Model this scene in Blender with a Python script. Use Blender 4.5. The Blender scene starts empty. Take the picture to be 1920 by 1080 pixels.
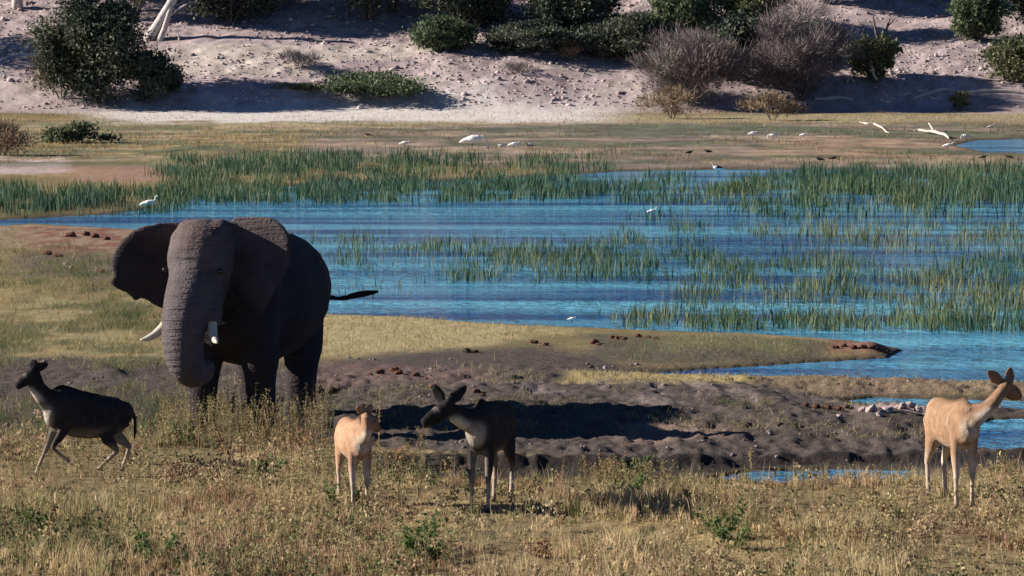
import bpy, math, random
import numpy as np
from mathutils import Vector

# ------------------------------------------------------------------ camera, sky, sun, exposure
scene = bpy.context.scene
COL = scene.collection
FPX = 7000.0                       # focal length in pixels of a 1920 px wide picture
HC = 6.2                           # camera height above the water
PITCH = math.atan(472.0 / FPX)
cam_d = bpy.data.cameras.new('camera')
cam = bpy.data.objects.new('camera', cam_d)
COL.objects.link(cam)
cam_d.sensor_width = 36.0
cam_d.lens = 36.0 * FPX / 1920.0
cam_d.clip_start = 1.0
cam_d.clip_end = 6000.0
cam.location = (0, 0, HC)
cam.rotation_euler = (math.pi / 2 - PITCH, 0, 0)
scene.camera = cam

SUN_EL = math.radians(24.0)
SUN_BACK = math.radians(3.0)       # the sun stands almost square to the left
world = bpy.data.worlds.new('World')
scene.world = world
world.use_nodes = True
wn = world.node_tree
wn.nodes.clear()
sky = wn.nodes.new('ShaderNodeTexSky')
sky.sky_type = 'NISHITA'
sky.sun_disc = False
sky.sun_elevation = SUN_EL
sky.sun_rotation = math.radians(270.0 + 3.0)
sky.air_density = 0.6
sky.dust_density = 0.1
sky.ozone_density = 6.0
sky.altitude = 2500.0
bg = wn.nodes.new('ShaderNodeBackground')
bg.inputs['Strength'].default_value = 0.05
wo = wn.nodes.new('ShaderNodeOutputWorld')
wn.links.new(sky.outputs[0], bg.inputs[0])
wn.links.new(bg.outputs[0], wo.inputs[0])

sun_d = bpy.data.lights.new('sun', 'SUN')
sun_d.energy = 5.0
sun_d.angle = math.radians(0.5)
sun_d.color = (1.0, 0.91, 0.81)
sun = bpy.data.objects.new('sun', sun_d)
COL.objects.link(sun)
ldir = Vector((math.cos(SUN_EL) * math.cos(SUN_BACK), -math.cos(SUN_EL) * math.sin(SUN_BACK), -math.sin(SUN_EL)))
sun.rotation_euler = ldir.to_track_quat('-Z', 'Y').to_euler()
sun.location = (-60, 80, 60)

scene.view_settings.view_transform = 'Standard'
scene.view_settings.look = 'None'
scene.view_settings.gamma = 1.0
scene.view_settings.exposure = 1.12

rng = np.random.default_rng(7)
random.seed(7)

# ------------------------------------------------------------------ helpers
def tag(o, label=None, cat=None, group=None, kind=None):
    if label: o['label'] = label
    if cat: o['category'] = cat
    if group: o['group'] = group
    if kind: o['kind'] = kind
    return o

def np_mesh(name, verts, faces, cols=None, smooth=False):
    """faces: list of int arrays (n,3)/(n,4)"""
    me = bpy.data.meshes.new(name)
    verts = np.asarray(verts, np.float32)
    if not isinstance(faces, (list, tuple)): faces = [faces]
    faces = [np.asarray(f, np.int32) for f in faces if len(f)]
    loops = np.concatenate([f.ravel() for f in faces])
    tot = np.concatenate([np.full(len(f), f.shape[1], np.int32) for f in faces])
    start = np.concatenate([[0], np.cumsum(tot)[:-1]]).astype(np.int32)
    me.vertices.add(len(verts)); me.vertices.foreach_set('co', verts.ravel())
    me.loops.add(len(loops)); me.loops.foreach_set('vertex_index', loops)
    me.polygons.add(len(tot)); me.polygons.foreach_set('loop_start', start)
    me.polygons.foreach_set('loop_total', tot)
    if smooth: me.polygons.foreach_set('use_smooth', np.ones(len(tot), bool))
    me.update(calc_edges=True)
    if cols is not None: set_cols(me, cols)
    return me

def set_cols(me, cols):
    a = me.attributes.new('col', 'FLOAT_COLOR', 'POINT')
    c = np.ones((len(me.vertices), 4), np.float32); c[:, :3] = cols
    a.data.foreach_set('color', c.ravel())

def link(name, me, mat=None, parent=None):
    o = bpy.data.objects.new(name, me)
    COL.objects.link(o)
    if mat is not None and me is not None: me.materials.append(mat)
    if parent is not None: o.parent = parent
    return o

def empty(name, loc=(0, 0, 0), rz=0.0):
    o = bpy.data.objects.new(name, None)
    o.empty_display_size = 0.3
    COL.objects.link(o); o.location = loc; o.rotation_euler = (0, 0, rz)
    return o

def _h(ix, iy, seed):
    n = (ix.astype(np.int64) * 374761393 + iy.astype(np.int64) * 668265263 + seed * 974634777) & 0xffffffff
    n = ((n ^ (n >> 13)) * 1274126177) & 0xffffffff
    n = n ^ (n >> 16)
    return (n & 0xffff).astype(np.float64) / 65535.0

def vnoise(x, y, seed=0):
    x = np.asarray(x, float); y = np.asarray(y, float)
    ix = np.floor(x); iy = np.floor(y); fx = x - ix; fy = y - iy
    fx = fx * fx * (3 - 2 * fx); fy = fy * fy * (3 - 2 * fy)
    a = _h(ix, iy, seed); b = _h(ix + 1, iy, seed); c = _h(ix, iy + 1, seed); d = _h(ix + 1, iy + 1, seed)
    return (a * (1 - fx) + b * fx) * (1 - fy) + (c * (1 - fx) + d * fx) * fy

def fbm(x, y, seed=0, oct=4, gain=0.5):
    s = 0; a = 1.0; t = 0
    for k in range(oct):
        s = s + a * vnoise(x * 2 ** k + 17.3 * k, y * 2 ** k - 9.1 * k, seed + k); t += a; a *= gain
    return s / t

def sstep(a, b, x):
    t = np.clip((x - a) / (b - a), 0, 1); return t * t * (3 - 2 * t)

def project(x, y, z):
    """world -> pixel of the 1920x1080 picture"""
    c, s = math.cos(PITCH), math.sin(PITCH)
    dz = z - HC
    depth = y * c - dz * s
    up = y * s + dz * c
    return 960 + FPX * x / depth, 540 - FPX * up / depth

def ray(px, py):
    c, s = math.cos(PITCH), math.sin(PITCH)
    u = (px - 960) / FPX; v = (540 - py) / FPX
    return u, c + v * s, -s + v * c          # x, y, z direction

AX = 1 / 6.0
def sdpoly(qx, qy, poly, ax=AX):
    """signed distance, positive inside; sideways pixels count a sixth"""
    X = qx * ax; Y = qy
    P = np.array(poly, float); P[:, 0] *= ax
    best = np.full(X.shape, 1e18); inside = np.zeros(X.shape, bool)
    for i in range(len(P)):
        a = P[i]; b = P[(i + 1) % len(P)]
        ex, ey = b - a
        wx = X - a[0]; wy = Y - a[1]
        t = np.clip((wx * ex + wy * ey) / (ex * ex + ey * ey + 1e-12), 0, 1)
        d = (wx - ex * t) ** 2 + (wy - ey * t) ** 2
        best = np.minimum(best, d)
        cond = (a[1] > Y) != (b[1] > Y)
        xi = (b[0] - a[0]) * (Y - a[1]) / (b[1] - a[1] + 1e-12) + a[0]
        inside ^= cond & (X < xi)
    return np.where(inside, 1, -1) * np.sqrt(best)

# ------------------------------------------------------------------ materials
def mat_new(name):
    m = bpy.data.materials.new(name); m.use_nodes = True
    nt = m.node_tree; b = nt.nodes['Principled BSDF']
    return m, nt, b

def N(nt, t, **kw):
    n = nt.nodes.new(t)
    for k, v in kw.items():
        if k in n.inputs: n.inputs[k].default_value = v
        else: setattr(n, k, v)
    return n

def mat_attr(name, rough=0.8, spec=0.2, noise=None, amt=0.3, bump=None, trans=0.0, coord='Object'):
    """surface whose base colour comes from the 'col' attribute, varied by a noise"""
    m, nt, b = mat_new(name)
    at = N(nt, 'ShaderNodeAttribute'); at.attribute_name = 'col'
    out = at.outputs['Color']
    tc = N(nt, 'ShaderNodeTexCoord')
    if noise:
        nz = N(nt, 'ShaderNodeTexNoise', Scale=noise, Detail=5.0, Roughness=0.65)
        nt.links.new(tc.outputs[coord], nz.inputs['Vector'])
        mr = N(nt, 'ShaderNodeMapRange'); mr.inputs['From Min'].default_value = 0.25; mr.inputs['From Max'].default_value = 0.75
        mr.inputs['To Min'].default_value = 1 - amt; mr.inputs['To Max'].default_value = 1 + amt
        nt.links.new(nz.outputs['Fac'], mr.inputs['Value'])
        vm = N(nt, 'ShaderNodeVectorMath'); vm.operation = 'SCALE'
        nt.links.new(out, vm.inputs[0]); nt.links.new(mr.outputs[0], vm.inputs['Scale'])
        out = vm.outputs[0]
    nt.links.new(out, b.inputs['Base Color'])
    b.inputs['Roughness'].default_value = rough
    b.inputs['Specular IOR Level'].default_value = spec
    if bump:
        nb = N(nt, 'ShaderNodeTexNoise', Scale=bump[0], Detail=6.0, Roughness=0.7)
        nt.links.new(tc.outputs[coord], nb.inputs['Vector'])
        bp = N(nt, 'ShaderNodeBump', Strength=bump[1], Distance=bump[2])
        nt.links.new(nb.outputs['Fac'], bp.inputs['Height'])
        nt.links.new(bp.outputs[0], b.inputs['Normal'])
    if trans > 0:
        tr = N(nt, 'ShaderNodeBsdfTranslucent'); mx = N(nt, 'ShaderNodeMixShader')
        mx.inputs[0].default_value = trans
        nt.links.new(out, tr.inputs['Color'])
        nt.links.new(b.outputs[0], mx.inputs[1]); nt.links.new(tr.outputs[0], mx.inputs[2])
        nt.links.new(mx.outputs[0], nt.nodes['Material Output'].inputs['Surface'])
    return m

def mat_plain(name, color, rough=0.7, spec=0.3, noise=20.0, amt=0.25, bump=None):
    m, nt, b = mat_new(name)
    tc = N(nt, 'ShaderNodeTexCoord')
    nz = N(nt, 'ShaderNodeTexNoise', Scale=noise, Detail=4.0)
    nt.links.new(tc.outputs['Object'], nz.inputs['Vector'])
    cr = N(nt, 'ShaderNodeValToRGB')
    cr.color_ramp.elements[0].position = 0.3; cr.color_ramp.elements[1].position = 0.7
    cr.color_ramp.elements[0].color = (*[c * (1 - amt) for c in color], 1)
    cr.color_ramp.elements[1].color = (*[min(1, c * (1 + amt)) for c in color], 1)
    nt.links.new(nz.outputs['Fac'], cr.inputs[0]); nt.links.new(cr.outputs[0], b.inputs['Base Color'])
    b.inputs['Roughness'].default_value = rough; b.inputs['Specular IOR Level'].default_value = spec
    if bump:
        bp = N(nt, 'ShaderNodeBump', Strength=bump[0], Distance=bump[1])
        nt.links.new(nz.outputs['Fac'], bp.inputs['Height']); nt.links.new(bp.outputs[0], b.inputs['Normal'])
    return m

M_GROUND = mat_attr('ground_mat', 0.95, 0.05, noise=5.0, amt=0.3, bump=(9.0, 0.9, 0.06))
M_GRASS = mat_attr('grass_mat', 0.8, 0.15, trans=0.35)
M_REED = mat_attr('reed_mat', 0.6, 0.3, trans=0.25)
M_LEAF = mat_attr('leaf_mat', 0.7, 0.2, trans=0.2)
M_TWIG = mat_attr('twig_mat', 0.85, 0.1)
M_STONE = mat_attr('stone_mat', 0.9, 0.1, noise=6.0, amt=0.25)
M_COAT = mat_attr('coat_mat', 0.9, 0.06, noise=11.0, amt=0.32, bump=(38.0, 0.7, 0.02))
M_BIRD = mat_attr('feather_mat', 0.8, 0.1, noise=25.0, amt=0.08)
M_BARK = mat_plain('bark_mat', (0.16, 0.13, 0.11), 0.95, 0.05, 6.0, 0.4, (0.6, 0.05))
M_PALEBARK = mat_plain('pale_bark_mat', (0.46, 0.42, 0.39), 0.9, 0.1, 5.0, 0.3, (0.6, 0.05))
M_DRIFT = mat_plain('driftwood_mat', (0.46, 0.41, 0.36), 0.9, 0.1, 6.0, 0.25, (0.5, 0.03))
M_IVORY = mat_plain('ivory_mat', (0.5, 0.45, 0.36), 0.35, 0.4, 5.0, 0.12)
M_EYE = mat_plain('eye_mat', (0.012, 0.009, 0.007), 0.12, 0.5, 5.0, 0.1)
M_BEAK = mat_plain('beak_mat', (0.35, 0.22, 0.07), 0.4, 0.4, 30.0, 0.2)
M_BIRDLEG = mat_plain('bird_leg_mat', (0.06, 0.05, 0.05), 0.6, 0.3, 30.0, 0.2)
M_CLOD = mat_attr('clod_mat', 0.95, 0.05, noise=14.0, amt=0.35, bump=(25.0, 0.9, 0.03))

# water: rippled by the wind, calmer streaks between
def make_water_mat():
    m, nt, b = mat_new('water_mat')
    b.inputs['Base Color'].default_value = (0.012, 0.085, 0.20, 1)
    b.inputs['Roughness'].default_value = 0.08
    b.inputs['IOR'].default_value = 1.33
    b.inputs['Specular IOR Level'].default_value = 0.5
    tc = N(nt, 'ShaderNodeTexCoord')
    mp = N(nt, 'ShaderNodeMapping'); mp.inputs['Scale'].default_value = (0.7, 1.0, 1.0)
    nt.links.new(tc.outputs['Object'], mp.inputs['Vector'])
    n1 = N(nt, 'ShaderNodeTexNoise', Scale=3.2, Detail=4.0, Roughness=0.6)
    nt.links.new(mp.outputs[0], n1.inputs['Vector'])
    n2 = N(nt, 'ShaderNodeTexNoise', Scale=0.9, Detail=2.0)
    nt.links.new(mp.outputs[0], n2.inputs['Vector'])
    add = N(nt, 'ShaderNodeMath'); add.operation = 'MULTIPLY_ADD'; add.inputs[1].default_value = 0.9
    nt.links.new(n2.outputs['Fac'], add.inputs[0]); nt.links.new(n1.outputs['Fac'], add.inputs[2])
    mp2 = N(nt, 'ShaderNodeMapping'); mp2.inputs['Scale'].default_value = (0.06, 0.16, 1.0)
    nt.links.new(tc.outputs['Object'], mp2.inputs['Vector'])
    n3 = N(nt, 'ShaderNodeTexNoise', Scale=1.0, Detail=3.0)
    nt.links.new(mp2.outputs[0], n3.inputs['Vector'])
    mr = N(nt, 'ShaderNodeMapRange'); mr.inputs['From Min'].default_value = 0.4; mr.inputs['From Max'].default_value = 0.6
    mr.inputs['To Min'].default_value = 0.4; mr.inputs['To Max'].default_value = 0.9
    nt.links.new(n3.outputs['Fac'], mr.inputs['Value'])
    mp4 = N(nt, 'ShaderNodeMapping'); mp4.inputs['Scale'].default_value = (0.03, 0.22, 1.0)
    nt.links.new(tc.outputs['Object'], mp4.inputs['Vector'])
    n4 = N(nt, 'ShaderNodeTexNoise', Scale=1.3, Detail=5.0, Roughness=0.6)
    nt.links.new(mp4.outputs[0], n4.inputs['Vector'])
    cr = N(nt, 'ShaderNodeValToRGB')
    cr.color_ramp.elements[0].position = 0.40; cr.color_ramp.elements[0].color = (0.008, 0.07, 0.22, 1)
    cr.color_ramp.elements[1].position = 0.62; cr.color_ramp.elements[1].color = (0.12, 0.42, 0.60, 1)
    nt.links.new(n4.outputs['Fac'], cr.inputs[0]); nt.links.new(cr.outputs[0], b.inputs['Base Color'])
    bp = N(nt, 'ShaderNodeBump', Distance=0.35)
    nt.links.new(mr.outputs[0], bp.inputs['Strength'])
    nt.links.new(add.outputs[0], bp.inputs['Height']); nt.links.new(bp.outputs[0], b.inputs['Normal'])
    return m
M_WATER = make_water_mat()

# elephant hide: dusty grey with rings and wrinkles
def make_hide():
    m, nt, b = mat_new('elephant_hide_mat')
    tc = N(nt, 'ShaderNodeTexCoord')
    at = N(nt, 'ShaderNodeAttribute'); at.attribute_name = 'col'
    nz = N(nt, 'ShaderNodeTexNoise', Scale=3.0, Detail=6.0, Roughness=0.7)
    nt.links.new(tc.outputs['Object'], nz.inputs['Vector'])
    mr = N(nt, 'ShaderNodeMapRange'); mr.inputs['From Min'].default_value = 0.3; mr.inputs['From Max'].default_value = 0.7
    mr.inputs['To Min'].default_value = 0.7; mr.inputs['To Max'].default_value = 1.25
    nt.links.new(nz.outputs['Fac'], mr.inputs['Value'])
    vm = N(nt, 'ShaderNodeVectorMath'); vm.operation = 'SCALE'
    nt.links.new(at.outputs['Color'], vm.inputs[0]); nt.links.new(mr.outputs[0], vm.inputs['Scale'])
    nt.links.new(vm.outputs[0], b.inputs['Base Color'])
    b.inputs['Roughness'].default_value = 0.85; b.inputs['Specular IOR Level'].default_value = 0.12
    mp = N(nt, 'ShaderNodeMapping'); mp.inputs['Scale'].default_value = (1.2, 1.2, 9.0)
    nt.links.new(tc.outputs['Object'], mp.inputs['Vector'])
    w = N(nt, 'ShaderNodeTexNoise', Scale=1.6, Detail=3.0, Roughness=0.6)
    nt.links.new(mp.outputs[0], w.inputs['Vector'])
    v = N(nt, 'ShaderNodeTexVoronoi', Scale=14.0); v.feature = 'DISTANCE_TO_EDGE'
    nt.links.new(tc.outputs['Object'], v.inputs['Vector'])
    ad = N(nt, 'ShaderNodeMath'); ad.operation = 'MULTIPLY_ADD'; ad.inputs[1].default_value = 0.25
    nt.links.new(v.outputs['Distance'], ad.inputs[0]); nt.links.new(w.outputs['Fac'], ad.inputs[2])
    bp = N(nt, 'ShaderNodeBump', Strength=0.95, Distance=0.06)
    nt.links.new(ad.outputs[0], bp.inputs['Height']); nt.links.new(bp.outputs[0], b.inputs['Normal'])
    return m
M_HIDE = make_hide()

# ------------------------------------------------------------------ terrain
RIVER = [(-900, 440), (-300, 425), (40, 411), (200, 402), (330, 384), (420, 352), (650, 346), (900, 338), (1150, 322), (1350, 318),
         (1600, 318), (1960, 326), (3400, 330), (3400, 760), (1960, 724), (1740, 716), (1500, 708), (1300, 707), (1190, 701), (1310, 693),
         (1450, 684), (1660, 671), (1692, 656), (1600, 641), (1500, 634), (1420, 628), (1200, 621), (1000, 612), (900, 607),
         (760, 599), (600, 591), (520, 570), (430, 480), (340, 436), (200, 428), (60, 420), (-300, 445), (-900, 470)]
POOLS = [[(1790, 273), (1830, 263), (1960, 260), (2300, 258), (2300, 292), (1960, 288), (1850, 286)],
         [(1575, 753), (1640, 746), (1740, 749), (1960, 752), (2300, 752), (2300, 778), (1960, 770), (1800, 766), (1640, 761)],
         [(1815, 800), (1860, 788), (1960, 784), (2300, 780), (2300, 856), (1960, 852), (1900, 851), (1822, 846)],
         [(1320, 899), (1400, 884), (1560, 879), (1720, 882), (1745, 893), (1660, 907), (1450, 911)]]
LEDGE = [(-2000, 840), (300, 846), (480, 862), (620, 880), (760, 886), (950, 887), (1150, 886), (1340, 881), (1560, 876), (1740, 872), (1830, 868), (2400, 866)]

def lxy(line, q): return np.interp(q, [p[0] for p in line], [p[1] for p in line])

HILL0 = 293.0
def terrain(x, y):
    qx, qy = project(x, y, np.zeros_like(x))
    wob = (fbm(x * 0.5, y * 0.12, 3, 3) - 0.5) * 9
    sd = sdpoly(qx, qy, RIVER)
    for p in POOLS: sd = np.maximum(sd, sdpoly(qx, qy, p))
    sd = sd + wob * 0.5 * sstep(250, 700, qy)
    land = -sd
    h = np.where(land > 0, 0.025 + 0.16 * (1 - np.exp(-np.maximum(land, 0) / (14 + 26 * sstep(840, 880, qy)))), np.maximum(-0.02 + land * 0.02, -0.5))
    lm = sstep(0, 8, land)
    # raised shelf behind the little cut bank
    lx = lxy(LEDGE, qx) + (fbm(x * 0.35, y * 0.0 + 3.3, 9, 2) - 0.5) * 9
    shelf = sstep(0, 3, lx - qy) * sstep(0, 90, qy - 695 - 95 * sstep(1350, 1600, qx)) * sstep(430, 1000, qx)
    h += lm * shelf * 0.12 * (0.75 + 0.5 * fbm(x * 0.6, y * 0.3, 21, 2)) * (1 - 0.35 * sstep(1300, 1700, qx))
    # hollow in front of the bank
    hol = sstep(-1, 2, qy - lx) * (1 - sstep(18, 60, qy - lx)) * sstep(560, 760, qx)
    h = np.where((hol > 0) & (land > 0), h * (1 - 0.75 * hol) + 0.03 * hol, h)
    # rough trampled mud on the shelf
    mud = (.55 + .45 * sstep(500, 640, qx)) * sstep(690, 730, qy) * (1 - sstep(0, 10, qy - lx)) * lm
    h += mud * (0.19 * (fbm(x * 1.9, y * 0.9, 5, 5, 0.66) - 0.5) + 0.06 * (vnoise(x * 9, y * 5, 6) - 0.5))
    g = np.exp(-((qx - 1660) / 130.0) ** 2 - ((qy - 818) / 16.0) ** 2)
    h += lm * g * 0.2
    g = np.exp(-((qx - 1480) / 90.0) ** 2 - ((qy - 790) / 12.0) ** 2)
    h += lm * g * 0.09
    # low crests on the spit, humps on the left bank, tussocks in front
    g = np.exp(-((qx - 1340) / 200.0) ** 2 - ((qy - 662) / 14.0) ** 2); h += lm * g * 0.07
    g = np.exp(-((qx - 1640) / 45.0) ** 2 - ((qy - 662) / 6.0) ** 2); h += lm * g * 0.13
    g = np.exp(-((qx - 205) / 30.0) ** 2 - ((qy - 722) / 7.0) ** 2); h += lm * g * 0.14
    h += lm * 0.12 * (fbm(x * 0.35, y * 0.12, 31, 3) - 0.45) * (1 - mud)
    fore = sstep(905, 960, qy)
    h += lm * fore * (0.16 * (fbm(x * 0.9, y * 0.5, 41, 4) - 0.4) + 0.05 * (vnoise(x * 6, y * 4, 43) - 0.5))
    h = np.where(land > 0, np.maximum(h, 0.012), h)
    # the far bank
    up = np.maximum(y - HILL0 - 4 * (fbm(x * 0.06, y * 0 + 2.0, 61, 2) - 0.5), 0)
    hill = np.where(up < 62, 0.285 * up * sstep(-2, 9, up) , 0.285 * 62 + (up - 62) * 0.02)
    hill = hill + sstep(2, 12, up) * ((fbm(x * 0.12, y * 0.16, 71, 4) - 0.5) * 1.0 + 0.3 * (fbm(x * 0.9, y * 1.1, 72, 3) - 0.5))
    h = np.where(y > HILL0 - 6, h + np.maximum(hill, 0), h)
    return h, land, qx, qy

cols_in = np.linspace(-0.162, 0.162, 395)
cols_out = np.array([0.17, 0.178, 0.19, 0.205, 0.225, 0.25, 0.29, 0.34, 0.42, 0.55, 0.75, 1.1, 1.8])
CX = np.concatenate([-cols_out[::-1], cols_in, cols_out])
qrows = np.concatenate([np.arange(1560, 1180, -20), np.arange(1180, 690, -1.6), np.arange(690, 300, -2.0), np.arange(300, 222, -1.5)])
ydist = FPX * HC / np.maximum(qrows - 68, 1)
ydist = ydist[ydist < HILL0 - 4]
RY = np.concatenate([[8, 14, 20, 25], ydist, np.arange(HILL0 - 3.5, HILL0 + 50, 0.33), np.arange(HILL0 + 51, HILL0 + 75, 2.5),
                     [HILL0 + 90, HILL0 + 130, 520, 700, 1000, 1600, 2600, 4500]])
GX = CX[None, :] * RY[:, None]
GY = np.repeat(RY[:, None], len(CX), 1)
GH, GL, GQX, GQY = terrain(GX, GY)
GH[RY > 400] = GH[RY > 400].mean()

def hgt(x, y):
    x = np.asarray(x, float); y = np.asarray(y, float)
    i = np.interp(y, RY, np.arange(len(RY))); j = np.interp(x / y, CX, np.arange(len(CX)))
    i0 = np.clip(i.astype(int), 0, len(RY) - 2); j0 = np.clip(j.astype(int), 0, len(CX) - 2)
    a = i - i0; b = j - j0
    return (GH[i0, j0] * (1 - a) + GH[i0 + 1, j0] * a) * (1 - b) + (GH[i0, j0 + 1] * (1 - a) + GH[i0 + 1, j0 + 1] * a) * b

TS = np.concatenate([np.arange(30, HILL0 - 10, 0.15), np.arange(HILL0 - 10, 420, 0.25)])
def at(px, py, sink=0.0):
    """where the line of sight through a pixel meets the ground (or the water)"""
    dx, dy, dz = ray(px, py)
    x = TS * dx / dy; z = HC + TS * dz / dy
    g = np.maximum(hgt(x, TS), 0.0)
    k = np.nonzero(z <= g)[0]
    if len(k) == 0: k = [len(TS) - 1]
    k = k[0]
    t = TS[k]; xx = t * dx / dy
    return Vector((float(xx), float(t), float(max(hgt(xx, t), 0.0)) - sink))

def ppm(p):                         # pixels per metre at a point
    return FPX / (p.y * math.cos(PITCH) + (HC - p.z) * math.sin(PITCH))

# base colours of the soil
def soft(poly, jit, w):
    return sstep(-w, w, sdpoly(GQX, GQY, poly) + jit)

def mixc(c, new, m): return c * (1 - m[..., None]) + np.array(new)[None, None] * m[..., None]
n1 = fbm(GX * 0.5, GY * 0.14, 81, 4); n2 = fbm(GX * 2.5, GY * 0.9, 82, 4); n3 = fbm(GX * 0.15, GY * 0.05, 83, 3)
jit = (n1 - 0.5) * 30 + (n2 - 0.5) * 10
C = np.zeros(GX.shape + (3,)); C[:] = (0.20, 0.155, 0.085)
C = mixc(C, (0.29, 0.22, 0.11), sstep(0.45, 0.65, n1))
C = mixc(C, (0.13, 0.12, 0.06), sstep(0.5, 0.7, n3) * 0.6)
# far mud flat and dry grass
C = mixc(C, (0.20, 0.155, 0.13), soft([(560, 232), (2600, 232), (2600, 320), (1250, 330), (560, 300)], jit * 0.4, 5))
C = mixc(C, (0.12, 0.12, 0.10), soft([(860, 240), (1500, 240), (1640, 258), (1000, 268), (860, 262)], jit * 0.5, 4) * 0.8)
C = mixc(C, (0.29, 0.245, 0.155), soft([(-600, 236), (700, 232), (1200, 222), (2600, 212), (2600, 226), (1500, 236), (1100, 234), (700, 243), (300, 262), (-600, 290)], jit * 0.3, 3))
C = mixc(C, (0.26, 0.18, 0.13), soft([(1480, 258), (1800, 268), (2300, 296), (2300, 306), (1400, 300)], jit * 0.3, 4))
C = mixc(C, (0.42, 0.33, 0.31), soft([(-600, 302), (120, 302), (150, 330), (-600, 345)], jit * 0.4, 4))
C = mixc(C, (0.28, 0.18, 0.13), soft([(130, 315), (300, 316), (310, 345), (140, 350)], jit * 0.4, 4))
stk = fbm(GX * 0.13, GY * 0.17, 86, 5, .6)
fl = sstep(228, 242, GQY) * (1 - sstep(310, 330, GQY))
C = mixc(C, (0.10, 0.115, 0.075), fl * sstep(.48, .6, stk) * .85)
C = mixc(C, (0.30, 0.24, 0.17), fl * (1 - sstep(.36, .46, stk)) * .7)
# left bank with red earth
C = mixc(C, (0.25, 0.19, 0.13), soft([(-600, 420), (330, 432), (330, 480), (-600, 470)], jit * 0.4, 6))
C = mixc(C, (0.19, 0.095, 0.075), soft([(60, 436), (215, 436), (215, 455), (130, 492), (50, 488)], jit * 1.3, 7) * sstep(.38, .55, n2))
C = mixc(C, (0.13, 0.105, 0.085), soft([(60, 490), (330, 490), (320, 540), (60, 530)], jit * 0.8, 8))
C = mixc(C, (0.27, 0.23, 0.125), soft([(-600, 580), (330, 570), (420, 660), (300, 690), (-600, 655)], jit * 0.9, 9) * sstep(0.35, 0.6, n2))
C = mixc(C, (0.34, 0.285, 0.155), soft([(560, 598), (800, 606), (1020, 622), (1090, 640), (900, 668), (700, 688), (560, 690)], jit * 0.6, 7))
# grey mud between elephant and bank
C = mixc(C, (0.085, 0.070, 0.063), soft([(-600, 690), (300, 695), (600, 700), (1000, 668), (1250, 705), (1400, 728), (1760, 752), (2400, 752), (2400, 870), (1740, 885), (1150, 892), (560, 866), (260, 838), (-600, 830)], jit * 0.8, 9))
C = mixc(C, (0.085, 0.08, 0.065), soft([(1100, 642), (1300, 640), (1560, 652), (1540, 680), (1300, 692), (1120, 690)], jit * 0.5, 6) * 0.85)
C = mixc(C, (0.15, 0.15, 0.07), soft([(1180, 645), (1330, 640), (1500, 652), (1480, 672), (1240, 676)], jit * 0.6, 6) * 0.6)
C = mixc(C, (0.20, 0.11, 0.085), soft([(1555, 645), (1690, 650), (1680, 668), (1560, 668)], jit * 0.2, 3))
C = mixc(C, (0.30, 0.24, 0.115), soft([(1080, 718), (1330, 716), (1400, 732), (1300, 744), (1060, 742)], jit * 0.6, 5))
C = mixc(C, (0.19, 0.14, 0.10), soft([(1380, 712), (2400, 726), (2400, 748), (1500, 748)], jit * 0.4, 5))
C = mixc(C, (0.19, 0.155, 0.145), soft([(860, 742), (1300, 748), (1650, 768), (1560, 790), (1200, 790), (900, 775)], jit, 8) * sstep(0.45, 0.62, n2) * 0.8)
C = mixc(C, (0.24, 0.17, 0.14), soft([(1150, 838), (1350, 830), (1380, 850), (1180, 862)], jit * 0.7, 5) * 0.7)
C = mixc(C, (0.34, 0.26, 0.25), soft([(1590, 772), (1740, 770), (1745, 800), (1600, 800)], jit * 0.5, 5) * 0.8)
C = mixc(C, (0.19, 0.12, 0.11), soft([(560, 700), (900, 712), (880, 742), (600, 745)], jit * 0.9, 6) * 0.4)
C = mixc(C, (0.085, 0.09, 0.045), sstep(.5, .66, fbm(GX * .7, GY * .35, 84, 4)) * (GQX < 420) * sstep(470, 520, GQY) * (1 - sstep(690, 760, GQY)) * .8)
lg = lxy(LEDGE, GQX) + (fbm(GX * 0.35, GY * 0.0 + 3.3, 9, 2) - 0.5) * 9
C = mixc(C, (0.035, 0.031, 0.030), sstep(-6, -3, GQY - lg) * (1 - sstep(8, 26, GQY - lg + jit * .3)) * sstep(560, 700, GQX) * .95)  # shade of the bank's face and hollow, painted dark into the soil colour
# the hill: pinkish stony sand with a pale beach at its foot
hm = sstep(HILL0 - 12, HILL0 - 2, GY)
C = mixc(C, (0.37, 0.30, 0.30), sstep(HILL0 - 3, HILL0 + 4, GY + (n1 - 0.5) * 8))
beach = sstep(HILL0 - 38, HILL0 - 22, GY + (n1 - .5) * 16) * (1 - sstep(HILL0 + 1, HILL0 + 8, GY + (n1 - .5) * 10)) * sstep(110, 260, GQX + (n1 - .5) * 90) * (1 - sstep(1060, 1220, GQX + (n2 - .5) * 80))
C = mixc(C, (0.56, 0.52, 0.49), beach)
C = mixc(C, (0.30, 0.235, 0.225), sstep(0.52, 0.68, n2) * sstep(HILL0 + 4, HILL0 + 12, GY) * 0.6)
C = mixc(C, (0.47, 0.42, 0.36), sstep(0.55, 0.7, fbm(GX * .1, GY * .2, 88, 3)) * sstep(HILL0 + 2, HILL0 + 10, GY) * 0.6)
# wet rim and bottom of the water
C = mixc(C, (0.07, 0.06, 0.045), (1 - sstep(0, 5, GL)) * 0.9)
C *= (0.78 + 0.44 * fbm(GX * 5, GY * 2.2, 91, 3))[..., None]
hs = sstep(HILL0, HILL0 + 8, GY)
C *= (1 + hs * (1.1 * (fbm(GX * 1.4, GY * 1.0, 92, 3, .7) - .5)))[..., None]
C *= (1 + fl * (1.3 * (fbm(GX * 0.9, GY * 0.35, 93, 4, .65) - .5)))[..., None]

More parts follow.
